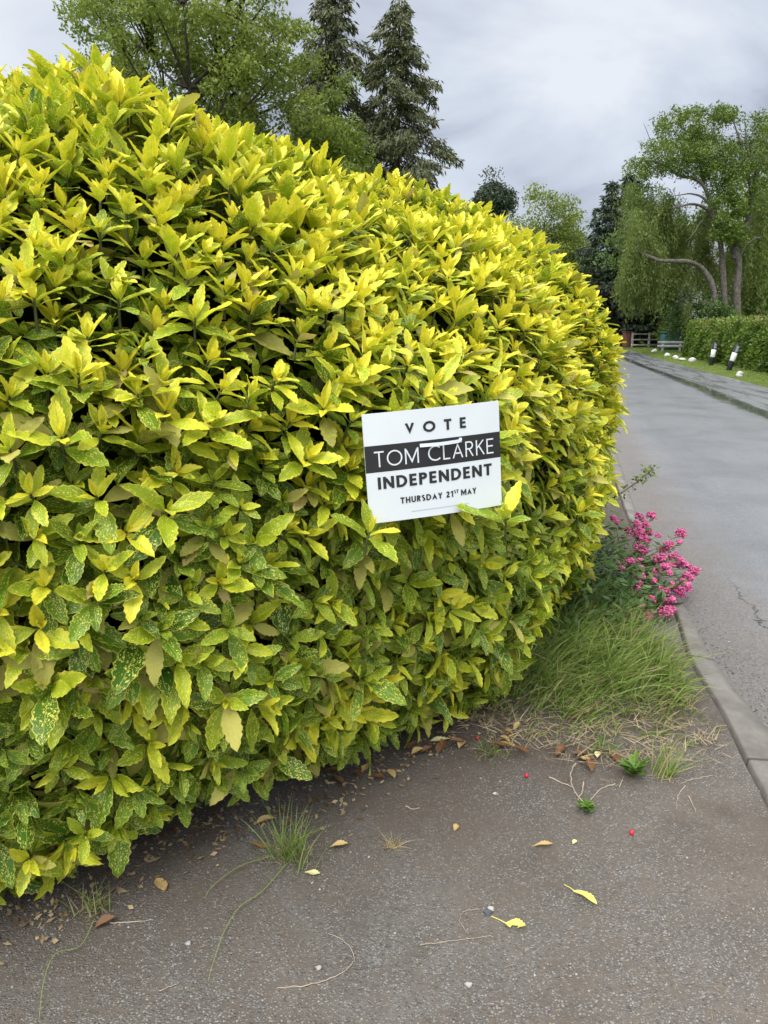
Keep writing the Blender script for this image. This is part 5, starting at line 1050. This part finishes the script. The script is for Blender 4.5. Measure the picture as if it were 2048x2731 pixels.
# ------------------------------------------------------------------ the pink valerian and the bramble sprig by the lane
MAT['val_leaf'] = leafmat('valerian_leaf', (.045, .105, .030), (.12, .20, .055), .22, .5); MAT['val_flower'] = leafmat('pink_floret', (.50, .055, .20), (.80, .22, .42), .2, .6); MAT['val_stem'] = plain('valerian_stem', (.16, .14, .08), .6, .4, 30)
def build_valerian():
    q = np.random.default_rng(91); b = np.array([1.42, 4.30, 0]); root = thing('valerian_plant', tuple(b), 'sprawling red valerian with deep pink flower heads between the laurel and the kerb', 'flowering plant')
    Hd = [(755, 290, 40), (880, 280, 45), (730, 360, 40), (810, 370, 45), (640, 425, 45), (735, 440, 60), (850, 440, 40), (780, 510, 60), (835, 525, 40), (735, 600, 50), (800, 615, 55), (690, 660, 40), (650, 735, 50), (770, 725, 35), (530, 745, 30), (570, 800, 34), (1165, 455, 55), (1155, 540, 25), (1055, 570, 50), (990, 620, 60), (1090, 690, 65), (980, 690, 45), (910, 715, 35), (1190, 755, 45), (1285, 815, 65), (1000, 780, 40), (930, 830, 45), (1050, 840, 30), (890, 915, 35), (760, 945, 28), (1235, 880, 40), (1090, 970, 50), (1150, 1030, 65), (1230, 970, 35), (985, 1045, 70), (880, 1095, 40), (800, 1085, 30), (725, 1150, 60), (805, 1175, 40), (970, 1190, 60), (1070, 1140, 50), (1010, 1235, 65), (925, 1300, 40), (835, 1265, 50), (535, 1105, 55), (470, 1140, 40), (500, 1215, 30), (420, 1205, 20), (600, 1245, 25), (700, 1310, 45), (820, 1345, 45), (650, 1445, 35), (1070, 1200, 40), (530, 350, 34), (500, 300, 26), (940, 470, 22)] + [(q.uniform(680, 1250), q.uniform(560, 1330), q.uniform(26, 40)) for _ in range(26)]
    sg = Geo(); lv = Geo(); LO, LD = [], []
    for X, Y_, sz in Hd:
        px, py = 1500 + X / 3.687, 1300 + Y_ / 3.687; Yw = 3.66 + (1 - np.clip((py - 1370) / 330, 0, 1)) * 1.15 + q.normal() * .05; c = atY(px, py, Yw); c[2] = max(c[2], .06); r = sz / 3.687 / 1972 * Yw * 1.25
        o = b + np.array([q.normal() * .14, (c[1] - b[1]) * .45 + q.normal() * .08, 0]); mid = (o + c) / 2 + np.array([0, 0, .10]); t = np.linspace(0, 1, 7)[:, None]; P = (1 - t) ** 2 * o + 2 * t * (1 - t) * mid + t * t * c; tube(sg, P, np.linspace(.0035, .0018, 7), 5)
        for k in range(1, 6):
            for s_ in (-1, 1):
                a_ = q.random() * 6.28; LO.append(P[k]); LD.append(np.array([math.cos(a_), math.sin(a_), .35]))
        g = Geo(); n = 105
        v = nrm(q.normal(size=(n, 3)) + np.array([0, 0, .35])) * q.random((n, 1)) ** .5 * r * np.array([1, 1, .75]); cl = nrm(q.normal(size=(6, 3))) * r * .6
        v = v * .75 + cl[q.integers(0, 6, n)] * .6
        for p in v: blob(g, c + p, 0.0055 + .0032 * q.random(), (q.random(), q.random(), 0), 0, 0, (1, 1, .8), 4, 5)
        g.build('flower_head', MAT['val_flower'], root)
    # leafy mound below the flowers, running back under the laurel
    n = 2300; c = np.column_stack([1.22 + .26 * q.normal(size=n), 4.20 + .42 * q.normal(size=n), np.abs(q.normal(size=n)) * .15 + .02]); c = c[(c[:, 0] < kerb_x(c[:, 1]) + .10) & (c[:, 1] > 3.5)]; c[:, 2] *= np.clip(1.6 - np.abs(c[:, 0] - 1.2) * 2, .3, 1.6)
    LO = np.vstack([np.array(LO), c]); m = len(LO); LD = np.vstack([np.array(LD), q.normal(size=(len(c), 3)) * np.array([1, 1, .3]) + np.array([.2, -.2, .5])]); l = .045 + .045 * q.random(m)
    kites(lv, LO, LD, q.normal(size=(m, 3)) * .4 + np.array([0, 0, 1.]), l, l * .34, np.stack([q.random(m), q.random(m), np.zeros(m)], 1), -.03)
    lv.build('leaves', MAT['val_leaf'], root); sg.build('stems', MAT['val_stem'], root)
build_valerian()
def build_bramble():
    q = np.random.default_rng(95); P = spline(np.array([atY(1610, 1345, 4.3), atY(1660, 1312, 4.4), atY(1700, 1285, 4.5), atY(1728, 1262, 4.55), atY(1744, 1251, 4.6)]), 6); o = np.array([1.15, 4.3, 0.0]); P = np.vstack([o, (o + P[0]) / 2 + np.array([-.05, 0, .05]), P]); root = thing('bramble_sprig', tuple(o), 'thin thorny sprig with small green leaves reaching out of the laurel over the lane edge', 'plant')
    g = Geo(); tube(g, P, np.linspace(.005, .0022, len(P)), 6); g.build('stem', MAT['stem'], root); n = 120; k = q.integers(4, len(P), n); c = P[k] + q.normal(size=(n, 3)) * .018; d = q.normal(size=(n, 3)) + np.array([.2, 0, .3]); l = .018 + .022 * q.random(n); g = Geo(); kites(g, c, d, q.normal(size=(n, 3)) * .6 + np.array([0, -.3, 1.]), l, l * .5, np.stack([q.random(n), q.random(n), np.zeros(n)], 1)); g.build('leaves', MAT['ivy'], root)
build_bramble()
